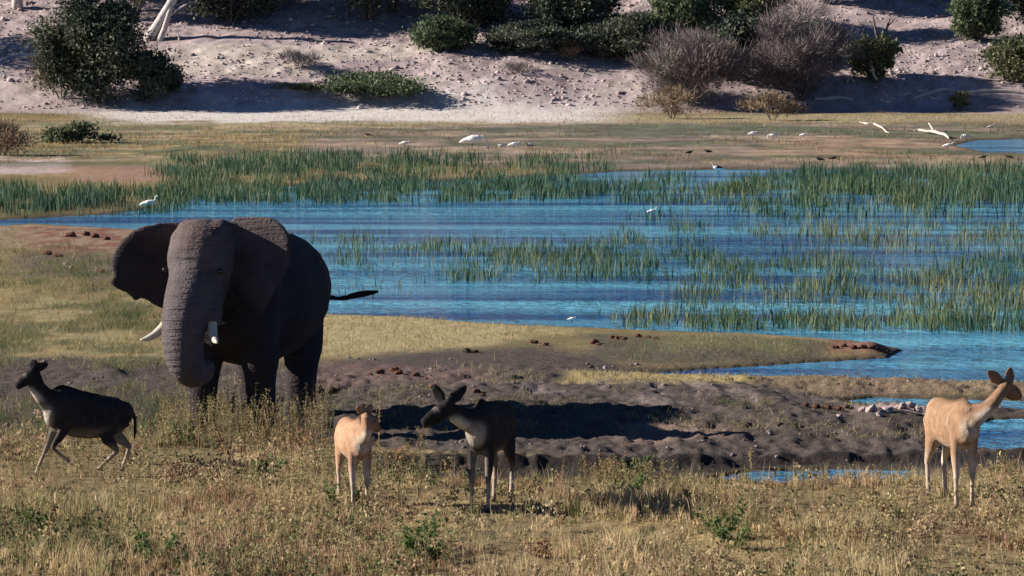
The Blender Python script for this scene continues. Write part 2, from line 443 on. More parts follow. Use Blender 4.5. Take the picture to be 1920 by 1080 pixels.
nr, nc = GX.shape
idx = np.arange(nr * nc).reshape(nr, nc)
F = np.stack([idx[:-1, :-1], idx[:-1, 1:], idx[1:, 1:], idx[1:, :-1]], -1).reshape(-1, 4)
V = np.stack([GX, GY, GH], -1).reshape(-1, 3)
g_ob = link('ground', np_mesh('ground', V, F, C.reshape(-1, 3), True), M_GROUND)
tag(g_ob, 'river bank of dry grass, grey mud and stony sand', kind='structure'); g_ob['category'] = 'ground'

# water sheet
wx = np.array([[-420, 30, 0], [420, 30, 0], [420, 288, 0], [-420, 288, 0]], float)
w_ob = link('water', np_mesh('water', wx, np.array([[0, 1, 2, 3]])), M_WATER)
tag(w_ob, 'shallow blue river water with wind ripples', kind='structure'); w_ob['category'] = 'water'

# ------------------------------------------------------------------ blades: grass, reeds
def blades(px, py, z, hgts, wid, lean, cols, tipcol=None, seg=2):
    """one bent blade at each point, two segments"""
    n = len(px)
    a = rng.uniform(0, 2 * np.pi, n); b = rng.uniform(0, 2 * np.pi, n)
    sx = np.cos(a) * wid * 0.5; sy = np.sin(a) * wid * 0.5
    lx = np.cos(b) * lean * hgts; ly = np.sin(b) * lean * hgts
    base = np.stack([px, py, z], -1)
    side = np.stack([sx, sy, np.zeros(n)], -1)
    mid = base + np.stack([lx * 0.35, ly * 0.35, hgts * 0.55], -1)
    tip = base + np.stack([lx, ly, hgts * (1 - 0.25 * lean)], -1)
    if seg == 2:
        V = np.stack([base - side, base + side, mid - side * 0.75, mid + side * 0.75, tip], 1).reshape(-1, 3)
        k = np.arange(n)[:, None] * 5
        Fq = np.concatenate([k, k + 1, k + 3, k + 2], 1); Ft = np.concatenate([k + 2, k + 3, k + 4], 1)
        m = 5
    else:
        V = np.stack([base - side, base + side, tip], 1).reshape(-1, 3)
        k = np.arange(n)[:, None] * 3
        Fq = np.zeros((0, 4), int); Ft = np.concatenate([k, k + 1, k + 2], 1); m = 3
    Cc = np.repeat(cols[:, None, :], m, 1)
    return V, Fq, Ft, Cc.reshape(-1, 3)

def palette(pal, t):
    pal = np.array(pal, float)
    i = np.clip(t, 0, 0.9999) * (len(pal) - 1); k = i.astype(int); f = (i - k)[:, None]
    return pal[k] * (1 - f) + pal[k + 1] * f

def scatter_px(n, x0, x1, y0, y1):
    """points spread over the picture plane, taken down to the ground sheet z = terrain"""
    qx = rng.uniform(x0, x1, n); qy = rng.uniform(y0, y1, n)
    dx, dy, dz = ray(qx, qy)
    t = (HC / -dz)
    X = dx * t; Y = dy * t
    return X, Y, qx, qy

# foreground meadow: tussocks of splaying blades over a short sward
def fore_density(X, Y, qx, qy):
    lx = lxy(LEDGE, qx)
    n_a = fbm(X * 0.8, Y * 0.45, 101, 3); n_b = fbm(X * 0.3, Y * 0.16, 102, 3); n_c = fbm(X * 2.6, Y * 1.6, 103, 3)
    edge = sstep(10, 40, qy - lx + (n_c - 0.5) * 40)
    edge = np.maximum(edge, (1 - sstep(520, 720, qx)) * sstep(806, 866, qy + (n_c - 0.5) * 60))
    thin = np.exp(-((qx - 1120) / 170.0) ** 2 - ((qy - 930) / 26.0) ** 2)
    thin2 = np.exp(-((qx - 1540) / 210.0) ** 2 - ((qy - 968) / 22.0) ** 2)
    dens = edge * (0.25 + 0.75 * sstep(0.34, 0.56, n_a)) * (1 - 0.7 * thin) * (1 - 0.6 * thin2)
    wsd = np.minimum(-sdpoly(qx, qy, POOLS[3]), -sdpoly(qx, qy, POOLS[2]))
    return dens * (wsd > 1.5), n_a, n_b, n_c
def fore_colour(X, Y, qx, n_b, n_c, n):
    dry = [(0.58, 0.45, 0.27), (0.48, 0.38, 0.215), (0.38, 0.315, 0.165), (0.25, 0.23, 0.105), (0.135, 0.155, 0.06), (0.06, 0.095, 0.035)]
    t = np.clip((n_b - 0.26) * 1.3 + (n_c - 0.5) * 1.3 + rng.normal(0, 0.16, n), 0, 1)
    t = np.clip(t * (.85 - 0.35 * sstep(900, 1900, qx)) + 0.05 * (qx < 620), 0, 1)
    cc = palette(dry, t)
    red = (rng.random(n) < 0.6) * sstep(0.54, 0.66, fbm(X * 0.55 + 9, Y * 0.4, 111, 3)) * 0.85
    cc = cc * (1 - red[:, None]) + np.array([0.27, 0.15, 0.10])[None] * red[:, None]
    return cc
def foreground():
    X, Y, qx, qy = scatter_px(140000, -520, 2440, 800, 1240)
    d, n_a, n_b, n_c = fore_density(X, Y, qx, qy)
    k = rng.random(len(X)) < d * .8
    X, Y, qx, qy, n_a, n_b, n_c = [v[k] for v in (X, Y, qx, qy, n_a, n_b, n_c)]
    n = len(X)
    hts = rng.uniform(.03, .13, n)
    A = blades(X, Y, hgt(X, Y) - 0.01, hts, rng.uniform(0.008, 0.016, n), rng.uniform(0.2, 1.2, n), fore_colour(X, Y, qx, n_b, n_c, n) * rng.uniform(.6, 1.35, n)[:, None], seg=1)
    # tussocks
    TX, TY, tqx, tqy = scatter_px(17500, -520, 2440, 800, 1240)
    d, n_a, n_b, n_c = fore_density(TX, TY, tqx, tqy)
    k = rng.random(len(TX)) < d * (.3 + .7 * sstep(.4, .6, n_a))
    TX, TY, tqx, tqy, n_a, n_b, n_c = [v[k] for v in (TX, TY, tqx, tqy, n_a, n_b, n_c)]
    m = len(TX)
    tc = fore_colour(TX, TY, tqx, n_b, n_c, m) * rng.uniform(.65, 1.3, m)[:, None]
    th = (.08 + .34 * sstep(.35, .75, n_a) * rng.random(m) ** 1.3 + .07 * rng.random(m)) * (.6 + .4 * sstep(880, 1000, tqy))
    tl = rng.uniform(.25, 1.0, m)
    nb = rng.integers(10, 28, m)
    ti = np.repeat(np.arange(m), nb); n = len(ti)
    r = np.abs(rng.normal(0, .035, n)); a = rng.uniform(0, 6.283, n)
    bx = TX[ti] + np.cos(a) * r; by = TY[ti] + np.sin(a) * r
    L = th[ti] * rng.uniform(.45, 1.15, n); ln = tl[ti] * rng.uniform(.2, 1.1, n)
    wid = rng.uniform(.006, .013, n)
    b2 = a + rng.normal(0, .5, n); sa = rng.uniform(0, 6.283, n)
    base = np.stack([bx, by, hgt(bx, by) - .012], -1)
    dirv = np.stack([np.cos(b2), np.sin(b2), np.zeros(n)], -1)
    side = np.stack([np.cos(sa), np.sin(sa), np.zeros(n)], -1) * wid[:, None] * .5
    up = np.array([0, 0, 1.0])
    mid = base + dirv * (ln * L * .3)[:, None] + up * (L * .6)[:, None]
    tip = base + dirv * (ln * L * .95)[:, None] + up * (L * (1 - .3 * ln))[:, None]
    V2 = np.stack([base - side, base + side, mid - side * .8, mid + side * .8, tip], 1).reshape(-1, 3)
    kk = np.arange(n)[:, None] * 5
    Fq = np.concatenate([kk, kk + 1, kk + 3, kk + 2], 1); Ft = np.concatenate([kk + 2, kk + 3, kk + 4], 1)
    c2 = np.repeat(tc[ti] * rng.uniform(.7, 1.35, n)[:, None], 5, 0)
    # long pale culms
    CXs, CYs, cqx, cqy = scatter_px(26000, -520, 2440, 820, 1240)
    d, n_a, n_b, n_c = fore_density(CXs, CYs, cqx, cqy)
    k = rng.random(len(CXs)) < d * .6
    CXs, CYs = CXs[k], CYs[k]; nn = len(CXs)
    Cb = blades(CXs, CYs, hgt(CXs, CYs) - .01, rng.uniform(.14, .45, nn), np.full(nn, .007), rng.uniform(.05, .5, nn), palette([(.5, .39, .22), (.40, .30, .18), (.3, .2, .12)], rng.random(nn)))
    o1, o2 = len(A[0]), len(A[0]) + len(V2)
    V = np.concatenate([A[0], V2, Cb[0]])
    o = link('meadow_grass', np_mesh('meadow_grass', V, [Fq + o1, Cb[1] + o2, A[2], Ft + o1, Cb[2] + o2], np.concatenate([A[3], c2, Cb[3]])), M_GRASS)
    tag(o, 'tangled dry and green meadow grass in the foreground', 'grass', kind='stuff')
foreground()

# tall thin weeds round the elephant's feet and along the bank
def tall_weeds():
    sp = [(300, 620, 812, 870, 420, .75), (40, 330, 850, 930, 130, .42), (600, 800, 880, 930, 110, .5), (1080, 1260, 900, 945, 110, .42), (1250, 1760, 925, 1060, 160, .4), (0, 900, 930, 1070, 260, .42), (1750, 2000, 930, 1070, 90, .4)]
    X = []; Y = []; Hh = []
    for x0, x1, y0, y1, n, h in sp:
        x, y, qx, qy = scatter_px(n, x0, x1, y0, y1); X.append(x); Y.append(y); Hh.append(h * rng.uniform(.45, 1.1, n))
    X = np.concatenate(X); Y = np.concatenate(Y); Hh = np.concatenate(Hh); m = len(X)
    Z = hgt(X, Y); col = palette([(.36, .28, .16), (.24, .2, .10), (.13, .14, .06), (.28, .17, .10)], rng.random(m))
    V1, Q1, T1, C1 = blades(X, Y, Z - .01, Hh, np.full(m, .008), rng.uniform(.05, .35, m), col)
    tip = V1.reshape(m, 5, 3)
    nb = 26; ti = np.repeat(np.arange(m), nb); n = len(ti); u = rng.uniform(.3, 1, n)[:, None]
    low = tip[ti, 0]; mid = tip[ti, 2]; top = tip[ti, 4]
    P = np.where(u < .55, low + (mid - low) * u / .55, mid + (top - mid) * (u - .55) / .45) + rng.normal(0, .014, (n, 3))
    dv = rng.normal(size=(n, 3)) + np.array([0, 0, .3]); dv /= np.linalg.norm(dv, axis=1)[:, None]
    e = np.cross(dv, rng.normal(size=(n, 3))); e /= np.linalg.norm(e, axis=1)[:, None]
    L = rng.uniform(.012, .04, n)[:, None]
    V2 = np.stack([P - e * L * .3, P + e * L * .3, P + dv * L], 1).reshape(-1, 3)
    o = link('tall_weeds', np_mesh('tall_weeds', np.concatenate([V1, V2]), [Q1, T1, np.arange(n * 3).reshape(-1, 3) + len(V1)], np.concatenate([C1, np.repeat(col[ti] * rng.uniform(.7, 1.4, n)[:, None], 3, 0)])), M_GRASS)
    tag(o, 'thin tall weeds and seed heads standing above the meadow', 'weeds', kind='stuff')
tall_weeds()

# leafy herbs mixed into the meadow
def herbs():
    X, Y, qx, qy = scatter_px(7500, -520, 2440, 800, 1240)
    d, n_a, n_b, n_c = fore_density(X, Y, qx, qy)
    patch = fbm(X * .45 + 4, Y * .3, 171, 3)
    k = rng.random(len(X)) < d * (.15 + .85 * sstep(.42, .6, patch))
    X, Y, qx, qy, n_a, n_b, patch = [v[k] for v in (X, Y, qx, qy, n_a, n_b, patch)]
    m = len(X)
    pal = [(.07, .095, .04), (.16, .165, .07), (.28, .245, .12), (.42, .34, .2), (.25, .145, .095), (.46, .36, .23)]
    tc = palette(pal, np.clip(fbm(X * .6, Y * .4, 172, 3) * 1.5 - .25 + rng.normal(0, .18, m), 0, 1)) * rng.uniform(.7, 1.25, m)[:, None]
    hh = rng.uniform(.08, .34, m) * (.6 + .5 * patch); rr = rng.uniform(.04, .13, m)
    nb = rng.integers(16, 44, m); ti = np.repeat(np.arange(m), nb); n = len(ti)
    u = rng.random(n) ** .7
    P = np.stack([X[ti] + rng.normal(0, 1, n) * rr[ti] * (.3 + .6 * u), Y[ti] + rng.normal(0, 1, n) * rr[ti] * (.3 + .6 * u), np.zeros(n)], -1)
    P[:, 2] = hgt(P[:, 0], P[:, 1]) + u * hh[ti]
    dv = rng.normal(size=(n, 3)) + np.array([0, 0, .5]); dv /= np.linalg.norm(dv, axis=1)[:, None]
    e = np.cross(dv, rng.normal(size=(n, 3))); e /= np.linalg.norm(e, axis=1)[:, None]
    L = rng.uniform(.02, .06, n); w = L * rng.uniform(.25, .5, n)
    V = np.stack([P, P + dv * L[:, None] * .5 + e * w[:, None], P + dv * L[:, None], P + dv * L[:, None] * .5 - e * w[:, None]], 1).reshape(-1, 3)
    o = link('meadow_herbs', np_mesh('meadow_herbs', V, np.arange(n * 4).reshape(-1, 4), np.repeat(tc[ti] * rng.uniform(.7, 1.3, n)[:, None], 4, 0)), M_GRASS)
    tag(o, 'small leafy herbs growing all through the foreground meadow', 'herbs', kind='stuff')
herbs()

# short grass of the middle distance
def turf():
    X, Y, qx, qy = scatter_px(280000, -260, 2180, 440, 850)
    H = hgt(X, Y)
    n_a = fbm(X * 1.1, Y * 0.4, 121, 3); n_c = fbm(X * 3.2, Y * 1.3, 122, 3)
    j = (n_a - 0.5) * 26
    z1 = sstep(-6, 8, sdpoly(qx, qy, [(500, 598), (800, 608), (1020, 624), (1090, 640), (900, 668), (700, 690), (500, 700)]) + j * 0.5)
    z2 = sstep(-6, 10, sdpoly(qx, qy, [(-600, 450), (60, 440), (200, 500), (330, 530), (420, 600), (430, 690), (200, 700), (-600, 690)]) + j) * (.25 + .75 * sstep(.42, .58, n_a))
    z3 = sstep(-4, 6, sdpoly(qx, qy, [(1060, 716), (1330, 714), (1420, 732), (1300, 748), (1050, 748)]) + j * 0.4)
    z4 = sstep(-6, 6, sdpoly(qx, qy, [(1140, 650), (1320, 642), (1560, 655), (1520, 682), (1150, 690)]) + j * 0.6) * 0.5
    z5 = sstep(-6, 10, sdpoly(qx, qy, [(1200, 800), (1450, 820), (1740, 825), (2300, 850), (2300, 875), (1340, 872), (1200, 845)]) + j) * 0.35
    z6 = sstep(-10, 10, sdpoly(qx, qy, [(-600, 700), (120, 770), (330, 760), (600, 780), (600, 860), (-600, 860)]) + j) * 0.55
    z7 = 0.45 * sstep(0.46, 0.6, n_a) * sstep(690, 720, qy)
    z8 = sstep(-3, 5, sdpoly(qx, qy, [(1380, 716), (2300, 730), (2300, 750), (1480, 748)]) + j * .3) * 0.4
    dens = np.maximum.reduce([z1, z2, z3, z4, z5, z6, z7, z8]) * (0.25 + 0.75 * sstep(0.35, 0.6, n_c))
    keep = (rng.random(len(X)) < dens) & (H > 0.03)
    X, Y, qx, qy, n_a, n_c, H = [v[keep] for v in (X, Y, qx, qy, n_a, n_c, H)]
    n = len(X)
    hts = rng.uniform(0.03, 0.12, n) * (1 + 1.5 * (qx < 420) * n_c * 1.6) + 0.12 * (rng.random(n) < 0.05)
    pal = [(0.40, 0.33, 0.185), (0.33, 0.27, 0.145), (0.24, 0.205, 0.10), (0.16, 0.16, 0.065), (0.08, 0.11, 0.045)]
    t = np.clip((n_a - 0.35) * 1.1 + rng.normal(0, 0.12, n) + 0.3 * (qy > 760) + .55 * (qx < 360) * sstep(.42, .58, n_c) + 0.35 * ((qx > 1130) & (qy < 700)), 0, 1)
    cc = palette(pal, t) * rng.uniform(0.7, 1.3, n)[:, None]
    V, Fq, Ft, Cc = blades(X, Y, H - 0.005, hts, rng.uniform(0.008, 0.016, n), rng.uniform(0.2, 1.1, n), cc, seg=1)
    o = link('short_grass', np_mesh('short_grass', V, [Ft], Cc), M_GRASS)
    tag(o, 'short yellow grazed grass on the near river bank', 'grass', kind='stuff')
turf()

# dry grass on the far flat and the hill foot
def far_grass():
    X, Y, qx, qy = scatter_px(200000, -300, 2220, 214, 420)
    n_a = fbm(X * 0.25, Y * 0.1, 131, 3); n_c = fbm(X * 1.2, Y * 0.5, 132, 2)
    j = (n_a - 0.5) * 24
    z1 = sstep(-4, 5, sdpoly(qx, qy, [(-600, 236), (300, 240), (700, 236), (1200, 226), (2600, 214), (2600, 234), (1500, 238), (700, 248), (560, 285), (300, 286), (-600, 300)]) + j * 0.4)
    z2 = sstep(-4, 5, sdpoly(qx, qy, [(-600, 215), (210, 215), (230, 285), (-600, 300)]) + j * 0.5)
    z3 = 0.5 * sstep(0.42, 0.58, n_a) * (qy < 315)
    z4 = sstep(-4, 5, sdpoly(qx, qy, [(-600, 410), (20, 420), (60, 470), (-600, 480)]) + j * .4)
    dens = np.maximum.reduce([z1 * 0.8, z2, z3, z4]) * (0.2 + 0.8 * sstep(0.4, 0.6, n_c))
    H = hgt(X, Y)
    keep = (rng.random(len(X)) < dens) & (H > 0.02)
    X, Y, qx, qy, n_a, n_c, H = [v[keep] for v in (X, Y, qx, qy, n_a, n_c, H)]
    n = len(X)
    hts = rng.uniform(0.06, 0.3, n) * (1 + 0.8 * (rng.random(n) < 0.12))
    pal = [(0.40, 0.30, 0.13), (0.31, 0.22, 0.12), (0.22, 0.19, 0.09), (0.13, 0.13, 0.06)]
    t = np.clip((n_a - 0.3) * 1.2 + rng.normal(0, 0.15, n) + .35 * ((qy > 244) & (qx > 560)) + 0.3 * ((qx < 210) & (qy < 250)), 0, 1)
    cc = palette(pal, t) * rng.uniform(0.7, 1.3, n)[:, None]
    V, Fq, Ft, Cc = blades(X, Y, H - 0.01, hts, rng.uniform(0.025, 0.055, n), rng.uniform(0.2, 0.9, n), cc, seg=1)
    o = link('dry_far_grass', np_mesh('dry_far_grass', V, [Ft], Cc), M_GRASS)
    tag(o, 'straw coloured grass along the foot of the far bank', 'grass', kind='stuff')
far_grass()

# reeds standing in the shallows
def reeds():
    X, Y, qx, qy = scatter_px(460000, -300, 2220, 296, 640)
    n_a = fbm(X * 0.28, Y * 0.09, 141, 3); n_b = fbm(X * 0.9, Y * 0.25, 142, 3); n_d = fbm(X * 0.05, Y * 0.12, 143, 3)
    j = (n_a - 0.5) * 30
    def Z(p, w=6, k=0.5): return sstep(-w, w, sdpoly(qx, qy, p) + j * k)
    r = [Z([(-400, 352), (280, 362), (330, 345), (420, 372), (300, 400), (60, 408), (-400, 408)], 5) * 0.9,
         Z([(330, 306), (560, 300), (1130, 300), (1150, 322), (1100, 372), (950, 380), (640, 384), (360, 380), (300, 345)], 6) * 1.25,
         Z([(1130, 330), (1300, 330), (1350, 385), (1100, 384)], 6) * 0.75,
         Z([(1330, 338), (1500, 326), (2300, 318), (2300, 408), (1560, 392), (1300, 378)], 6) * 1.0,
         Z([(1480, 330), (2300, 322), (2300, 388), (1600, 382)], 6) * 1.5,
         Z([(690, 462), (820, 455), (1230, 452), (1340, 470), (1300, 502), (760, 500), (680, 485)], 6) * 0.95,
         Z([(760, 498), (960, 498), (1200, 500), (1280, 520), (1000, 530), (780, 528)], 5) * 0.4,
         Z([(1180, 400), (1300, 405), (1400, 430), (1240, 440)], 8) * 0.5,
         Z([(1350, 372), (1960, 380), (2300, 385), (2300, 440), (1500, 425), (1350, 400)], 8) * 0.35,
         Z([(1240, 440), (1500, 452), (2300, 440), (2300, 590), (1500, 575), (1250, 540)], 10) * 0.42,
         Z([(1290, 500), (1520, 492), (1560, 560), (1300, 560)], 8) * 0.5,
         Z([(1650, 470), (2300, 455), (2300, 530), (1700, 520)], 8) * 0.45,
         Z([(1120, 588), (1400, 585), (1960, 590), (2300, 600), (2300, 624), (1500, 622), (1180, 618)], 5) * 0.5,
         Z([(600, 520), (700, 505), (760, 550), (620, 565)], 6) * 0.12,
         Z([(1200, 425), (1960, 415), (2300, 420), (2300, 600), (1300, 600), (1150, 470)], 10) * 0.42,
         Z([(560, 440), (720, 445), (730, 500), (560, 500)], 6) * 0.4]
    dens = np.maximum.reduce(r) * (0.10 + 0.90 * sstep(0.36, 0.56, n_b)) * (0.5 + 0.5 * sstep(0.35, 0.55, n_d))
    H = hgt(X, Y)
    # true density falls with distance: points were spread over the picture
    keep = (rng.random(len(X)) < dens * np.where(qy < 400, .85, .6))
    X, Y, qx, qy, n_a, n_b, H = [v[keep] for v in (X, Y, qx, qy, n_a, n_b, H)]
    n = len(X)
    far = qy < 415
    hts = np.where(far, rng.uniform(0.2, 0.62, n), rng.uniform(0.15, 0.5, n)) * (0.6 + 0.8 * n_b)
    hts *= 1 + 0.35 * ((qx > 1500) & far)
    pal = [(0.17, 0.16, 0.065), (0.085, 0.125, 0.05), (0.05, 0.10, 0.045), (0.03, 0.08, 0.042), (0.02, 0.06, 0.04)]
    t = np.clip(0.35 + (n_a - 0.45) * 1.2 + rng.normal(0, 0.2, n) + 0.2 * far, 0, 1)
    cc = palette(pal, t) * rng.uniform(0.65, 1.35, n)[:, None]
    V, Fq, Ft, Cc = blades(X, Y, np.maximum(H, -0.05) - 0.02, hts, np.where(far, 0.03, 0.02) * rng.uniform(0.7, 1.4, n), rng.uniform(0.0, 0.35, n), cc)
    o = link('reeds', np_mesh('reeds', V, [Fq, Ft], Cc), M_REED)
    tag(o, 'green reeds standing in the shallow river', 'reeds', kind='stuff')
reeds()

# ------------------------------------------------------------------ stones on the hill
ICO_V = None
def ico():
    t = (1 + 5 ** 0.5) / 2
    v = np.array([(-1, t, 0), (1, t, 0), (-1, -t, 0), (1, -t, 0), (0, -1, t), (0, 1, t), (0, -1, -t), (0, 1, -t), (t, 0, -1), (t, 0, 1), (-t, 0, -1), (-t, 0, 1)], float)
    v /= np.linalg.norm(v[0])
    f = np.array([(0, 11, 5), (0, 5, 1), (0, 1, 7), (0, 7, 10), (0, 10, 11), (1, 5, 9), (5, 11, 4), (11, 10, 2), (10, 7, 6), (7, 1, 8), (3, 9, 4), (3, 4, 2), (3, 2, 6), (3, 6, 8), (3, 8, 9), (4, 9, 5), (2, 4, 11), (6, 2, 10), (8, 6, 7), (9, 8, 1)])
    return v, f
IV, IF = ico()

def stones(name, X, Y, size, cols, label):
    n = len(X)
    Z = hgt(X, Y)
    s = size[:, None] * rng.uniform(0.6, 1.3, (n, 3)) * np.array([1, 1, 0.6])
    vv = IV[None] * rng.uniform(0.75, 1.2, (n, 12, 1)) * s[:, None, :]
    a = rng.uniform(0, 6.28, n); ca, sa = np.cos(a)[:, None], np.sin(a)[:, None]
    x = vv[..., 0] * ca - vv[..., 1] * sa; y = vv[..., 0] * sa + vv[..., 1] * ca
    V = np.stack([x + X[:, None], y + Y[:, None], vv[..., 2] + Z[:, None] + size[:, None] * 0.15], -1).reshape(-1, 3)
    F = (IF[None] + (np.arange(n) * 12)[:, None, None]).reshape(-1, 3)
    o = link(name, np_mesh(name, V, F, np.repeat(cols, 12, 0)), M_STONE)
    tag(o, label, 'stones', kind='stuff')

n = 13500
Y = rng.uniform(HILL0 + 3, HILL0 + 46, n); X = rng.uniform(-0.17, 0.17, n) * Y
m = rng.random(n) < 0.15 + 0.85 * sstep(0.36, 0.56, fbm(X * 0.12, Y * 0.2, 151, 3))
X, Y = X[m], Y[m]; n = len(X)
cc = palette([(0.50, 0.40, 0.40), (0.36, 0.28, 0.28), (0.24, 0.19, 0.19), (0.5, 0.46, 0.42)], rng.random(n)) * rng.uniform(0.75, 1.2, n)[:, None]
stones('hill_stones', X, Y, rng.uniform(0.05, 0.17, n) * (1 + 1.0 * (rng.random(n) < 0.06)), cc, 'pinkish stones strewn over the far slope')
n = 900
X, Y, qx, qy = scatter_px(n, -200, 2100, 690, 880)
H = hgt(X, Y); m = (H > 0.06) & (fbm(X * 0.8, Y * 0.4, 155, 3) > 0.5); X, Y = X[m], Y[m]; n = len(X)
cc = palette([(0.13, 0.105, 0.10), (0.2, 0.15, 0.135), (0.10, 0.075, 0.07), (0.25, 0.2, 0.2)], rng.random(n))
stones('mud_clods', X, Y, rng.uniform(0.012, 0.05, n), cc, 'small crumbs of trampled mud on the grey bank')

# ------------------------------------------------------------------ tubes, lofts and the union of a body
def frame(t, ref):
    t = t / np.linalg.norm(t)
    s = ref - t * np.dot(ref, t); s /= np.linalg.norm(s) + 1e-9
    return s, np.cross(t, s)

def loft(pts, radii, n=14, ref=(1, 0, 0), sub=3):
    """closed tube through pts; radii (side, depth); Catmull-Rom between"""
    P = np.array(pts, float); R = np.array([(r, r) if np.isscalar(r) else r for r in radii], float)
    m = len(P)
    if sub > 1 and m > 2:
        out = []; outr = []
        for i in range(m - 1):
            p0, p1, p2, p3 = P[max(i - 1, 0)], P[i], P[i + 1], P[min(i + 2, m - 1)]
            r1, r2 = R[i], R[i + 1]
            for k in range(sub):
                t = k / sub
                out.append(0.5 * ((2 * p1) + (-p0 + p2) * t + (2 * p0 - 5 * p1 + 4 * p2 - p3) * t * t + (-p0 + 3 * p1 - 3 * p2 + p3) * t ** 3))
                e = t * t * (3 - 2 * t); outr.append(r1 * (1 - e) + r2 * e)
        out.append(P[-1]); outr.append(R[-1]); P = np.array(out); R = np.array(outr); m = len(P)
    ref = np.array(ref, float)
    V = []
    ang = np.linspace(0, 2 * np.pi, n, endpoint=False)
    for i in range(m):
        t = P[min(i + 1, m - 1)] - P[max(i - 1, 0)]
        s, d = frame(t, ref)
        V.append(P[i] + np.cos(ang)[:, None] * s * R[i, 0] + np.sin(ang)[:, None] * d * R[i, 1])
    V = np.concatenate(V)
    F = []
    for i in range(m - 1):
        for k in range(n):
            k2 = (k + 1) % n
            F.append((i * n + k, i * n + k2, (i + 1) * n + k2, (i + 1) * n + k))
    T = []
    b = len(V); V = np.vstack([V, P[0], P[-1]])
    for k in range(n):
        k2 = (k + 1) % n
        T.append((b, k2, k)); T.append((b + 1, (m - 1) * n + k, (m - 1) * n + k2))
    return V, np.array(F), np.array(T), P, R

class Body:
    def __init__(s): s.V = []; s.F = []; s.T = []; s.n = 0; s.parts = []
    def raw(s, V, F, T, tag_=None, P=None, R=None):
        s.V.append(V)
        if len(F): s.F.append(np.asarray(F) + s.n)
        if len(T): s.T.append(np.asarray(T) + s.n)
        s.n += len(V)
        if tag_ is not None: s.parts.append((tag_, P, R))
    def tube(s, name, pts, radii, **kw):
        V, F, T, P, R = loft(pts, radii, **kw); s.raw(V, F, T, name, P, R)
    def ball(s, name, c, r):
        c = np.array(c, float); r = np.array(r if not np.isscalar(r) else (r, r, r), float)
        P = [c + np.array([0, 0, z]) * r[2] for z in (-0.999, -0.92, -0.7, -0.38, 0, 0.38, 0.7, 0.92, 0.999)]
        R = [(r[0] * math.sqrt(1 - z * z) + 1e-3, r[1] * math.sqrt(1 - z * z) + 1e-3) for z in (-0.999, -0.92, -0.7, -0.38, 0, 0.38, 0.7, 0.92, 0.999)]
        s.tube(name, P, R, sub=1)
    def mesh(s, name):
        fs = []
        if s.F: fs.append(np.concatenate(s.F))
        if s.T: fs.append(np.concatenate(s.T))
        return np_mesh(name, np.concatenate(s.V), fs)
    def union(s, name, voxel, smooth=6):
        me = s.mesh(name + '_raw')
        o = link(name + '_raw', me)
        r = o.modifiers.new('r', 'REMESH'); r.mode = 'VOXEL'; r.voxel_size = voxel
        sm = o.modifiers.new('s', 'SMOOTH'); sm.factor = 0.5; sm.iterations = smooth
        bpy.context.view_layer.update()
        dg = bpy.context.evaluated_depsgraph_get()
        out = bpy.data.meshes.new_from_object(o.evaluated_get(dg))
        bpy.data.objects.remove(o); bpy.data.meshes.remove(me)
        out.name = name
        out.polygons.foreach_set('use_smooth', np.ones(len(out.polygons), bool))
        co = np.zeros(len(out.vertices) * 3, np.float32); out.vertices.foreach_get('co', co); co = co.reshape(-1, 3)
        best = np.full(len(co), 1e9); pid = np.zeros(len(co), int); par = np.zeros(len(co))
        for i, (nm, P, R) in enumerate(s.parts):
            for k in range(len(P)):
                d = np.linalg.norm(co - P[k], axis=1) - R[k].mean()
                b = d < best
                best[b] = d[b]; pid[b] = i; par[b] = k / max(len(P) - 1, 1)
        names = np.array([p[0] for p in s.parts])
        return out, co, names[pid], par

# ------------------------------------------------------------------ the elephant
def slab(outline, org, ax_s, ax_t, bend, th, curl=0.0):
    """a thick curved sheet from a 2-D outline (s outwards, t upwards)"""
    O = np.array(outline, float); n = len(O)
    c = O.mean(0); rings = [1.0, 0.9, 0.65, 0.35]
    V = []; F = []; T = []
    org = np.array(org, float); ax_s = np.array(ax_s, float); ax_t = np.array(ax_t, float); nn = np.cross(ax_s, ax_t)
    def pt(st, side, k):
        s_, t_ = st
        off = bend * s_ * s_ + curl * math.sin(s_ * 5 + t_ * 3) * min(1, s_)
        return org + ax_s * s_ + ax_t * t_ + nn * (off + side * th * (0.5 if k == 0 else 1.0) * 0.5)
    for side in (1, -1):
        for k, r in enumerate(rings):
            for p in O: V.append(pt(c + (p - c) * r, side, k))
        V.append(pt(c, side, 3))
    m = len(rings) * n + 1
    for si in (0, 1):
        b = si * m
        for k in range(len(rings) - 1):
            for i in range(n):
                j = (i + 1) % n
                q = (b + k * n + i, b + k * n + j, b + (k + 1) * n + j, b + (k + 1) * n + i)
                F.append(q if si == 0 else q[::-1])
        for i in range(n):
            j = (i + 1) % n
            q = (b + 3 * n + i, b + 3 * n + j, b + m - 1); T.append(q if si == 0 else q[::-1])
    for i in range(n):
        j = (i + 1) % n
        F.append((i, m + i, m + j, j))
    return np.array(V), np.array(F), np.array(T)

def smooth_outline(P, sub=4):
    P = np.array(P, float); n = len(P); out = []
    for i in range(n):
        p0, p1, p2, p3 = P[i - 1], P[i], P[(i + 1) % n], P[(i + 2) % n]
        for k in range(sub):
            t = k / sub
            out.append(0.5 * ((2 * p1) + (-p0 + p2) * t + (2 * p0 - 5 * p1 + 4 * p2 - p3) * t * t + (-p0 + 3 * p1 - 3 * p2 + p3) * t ** 3))
    return np.array(out)

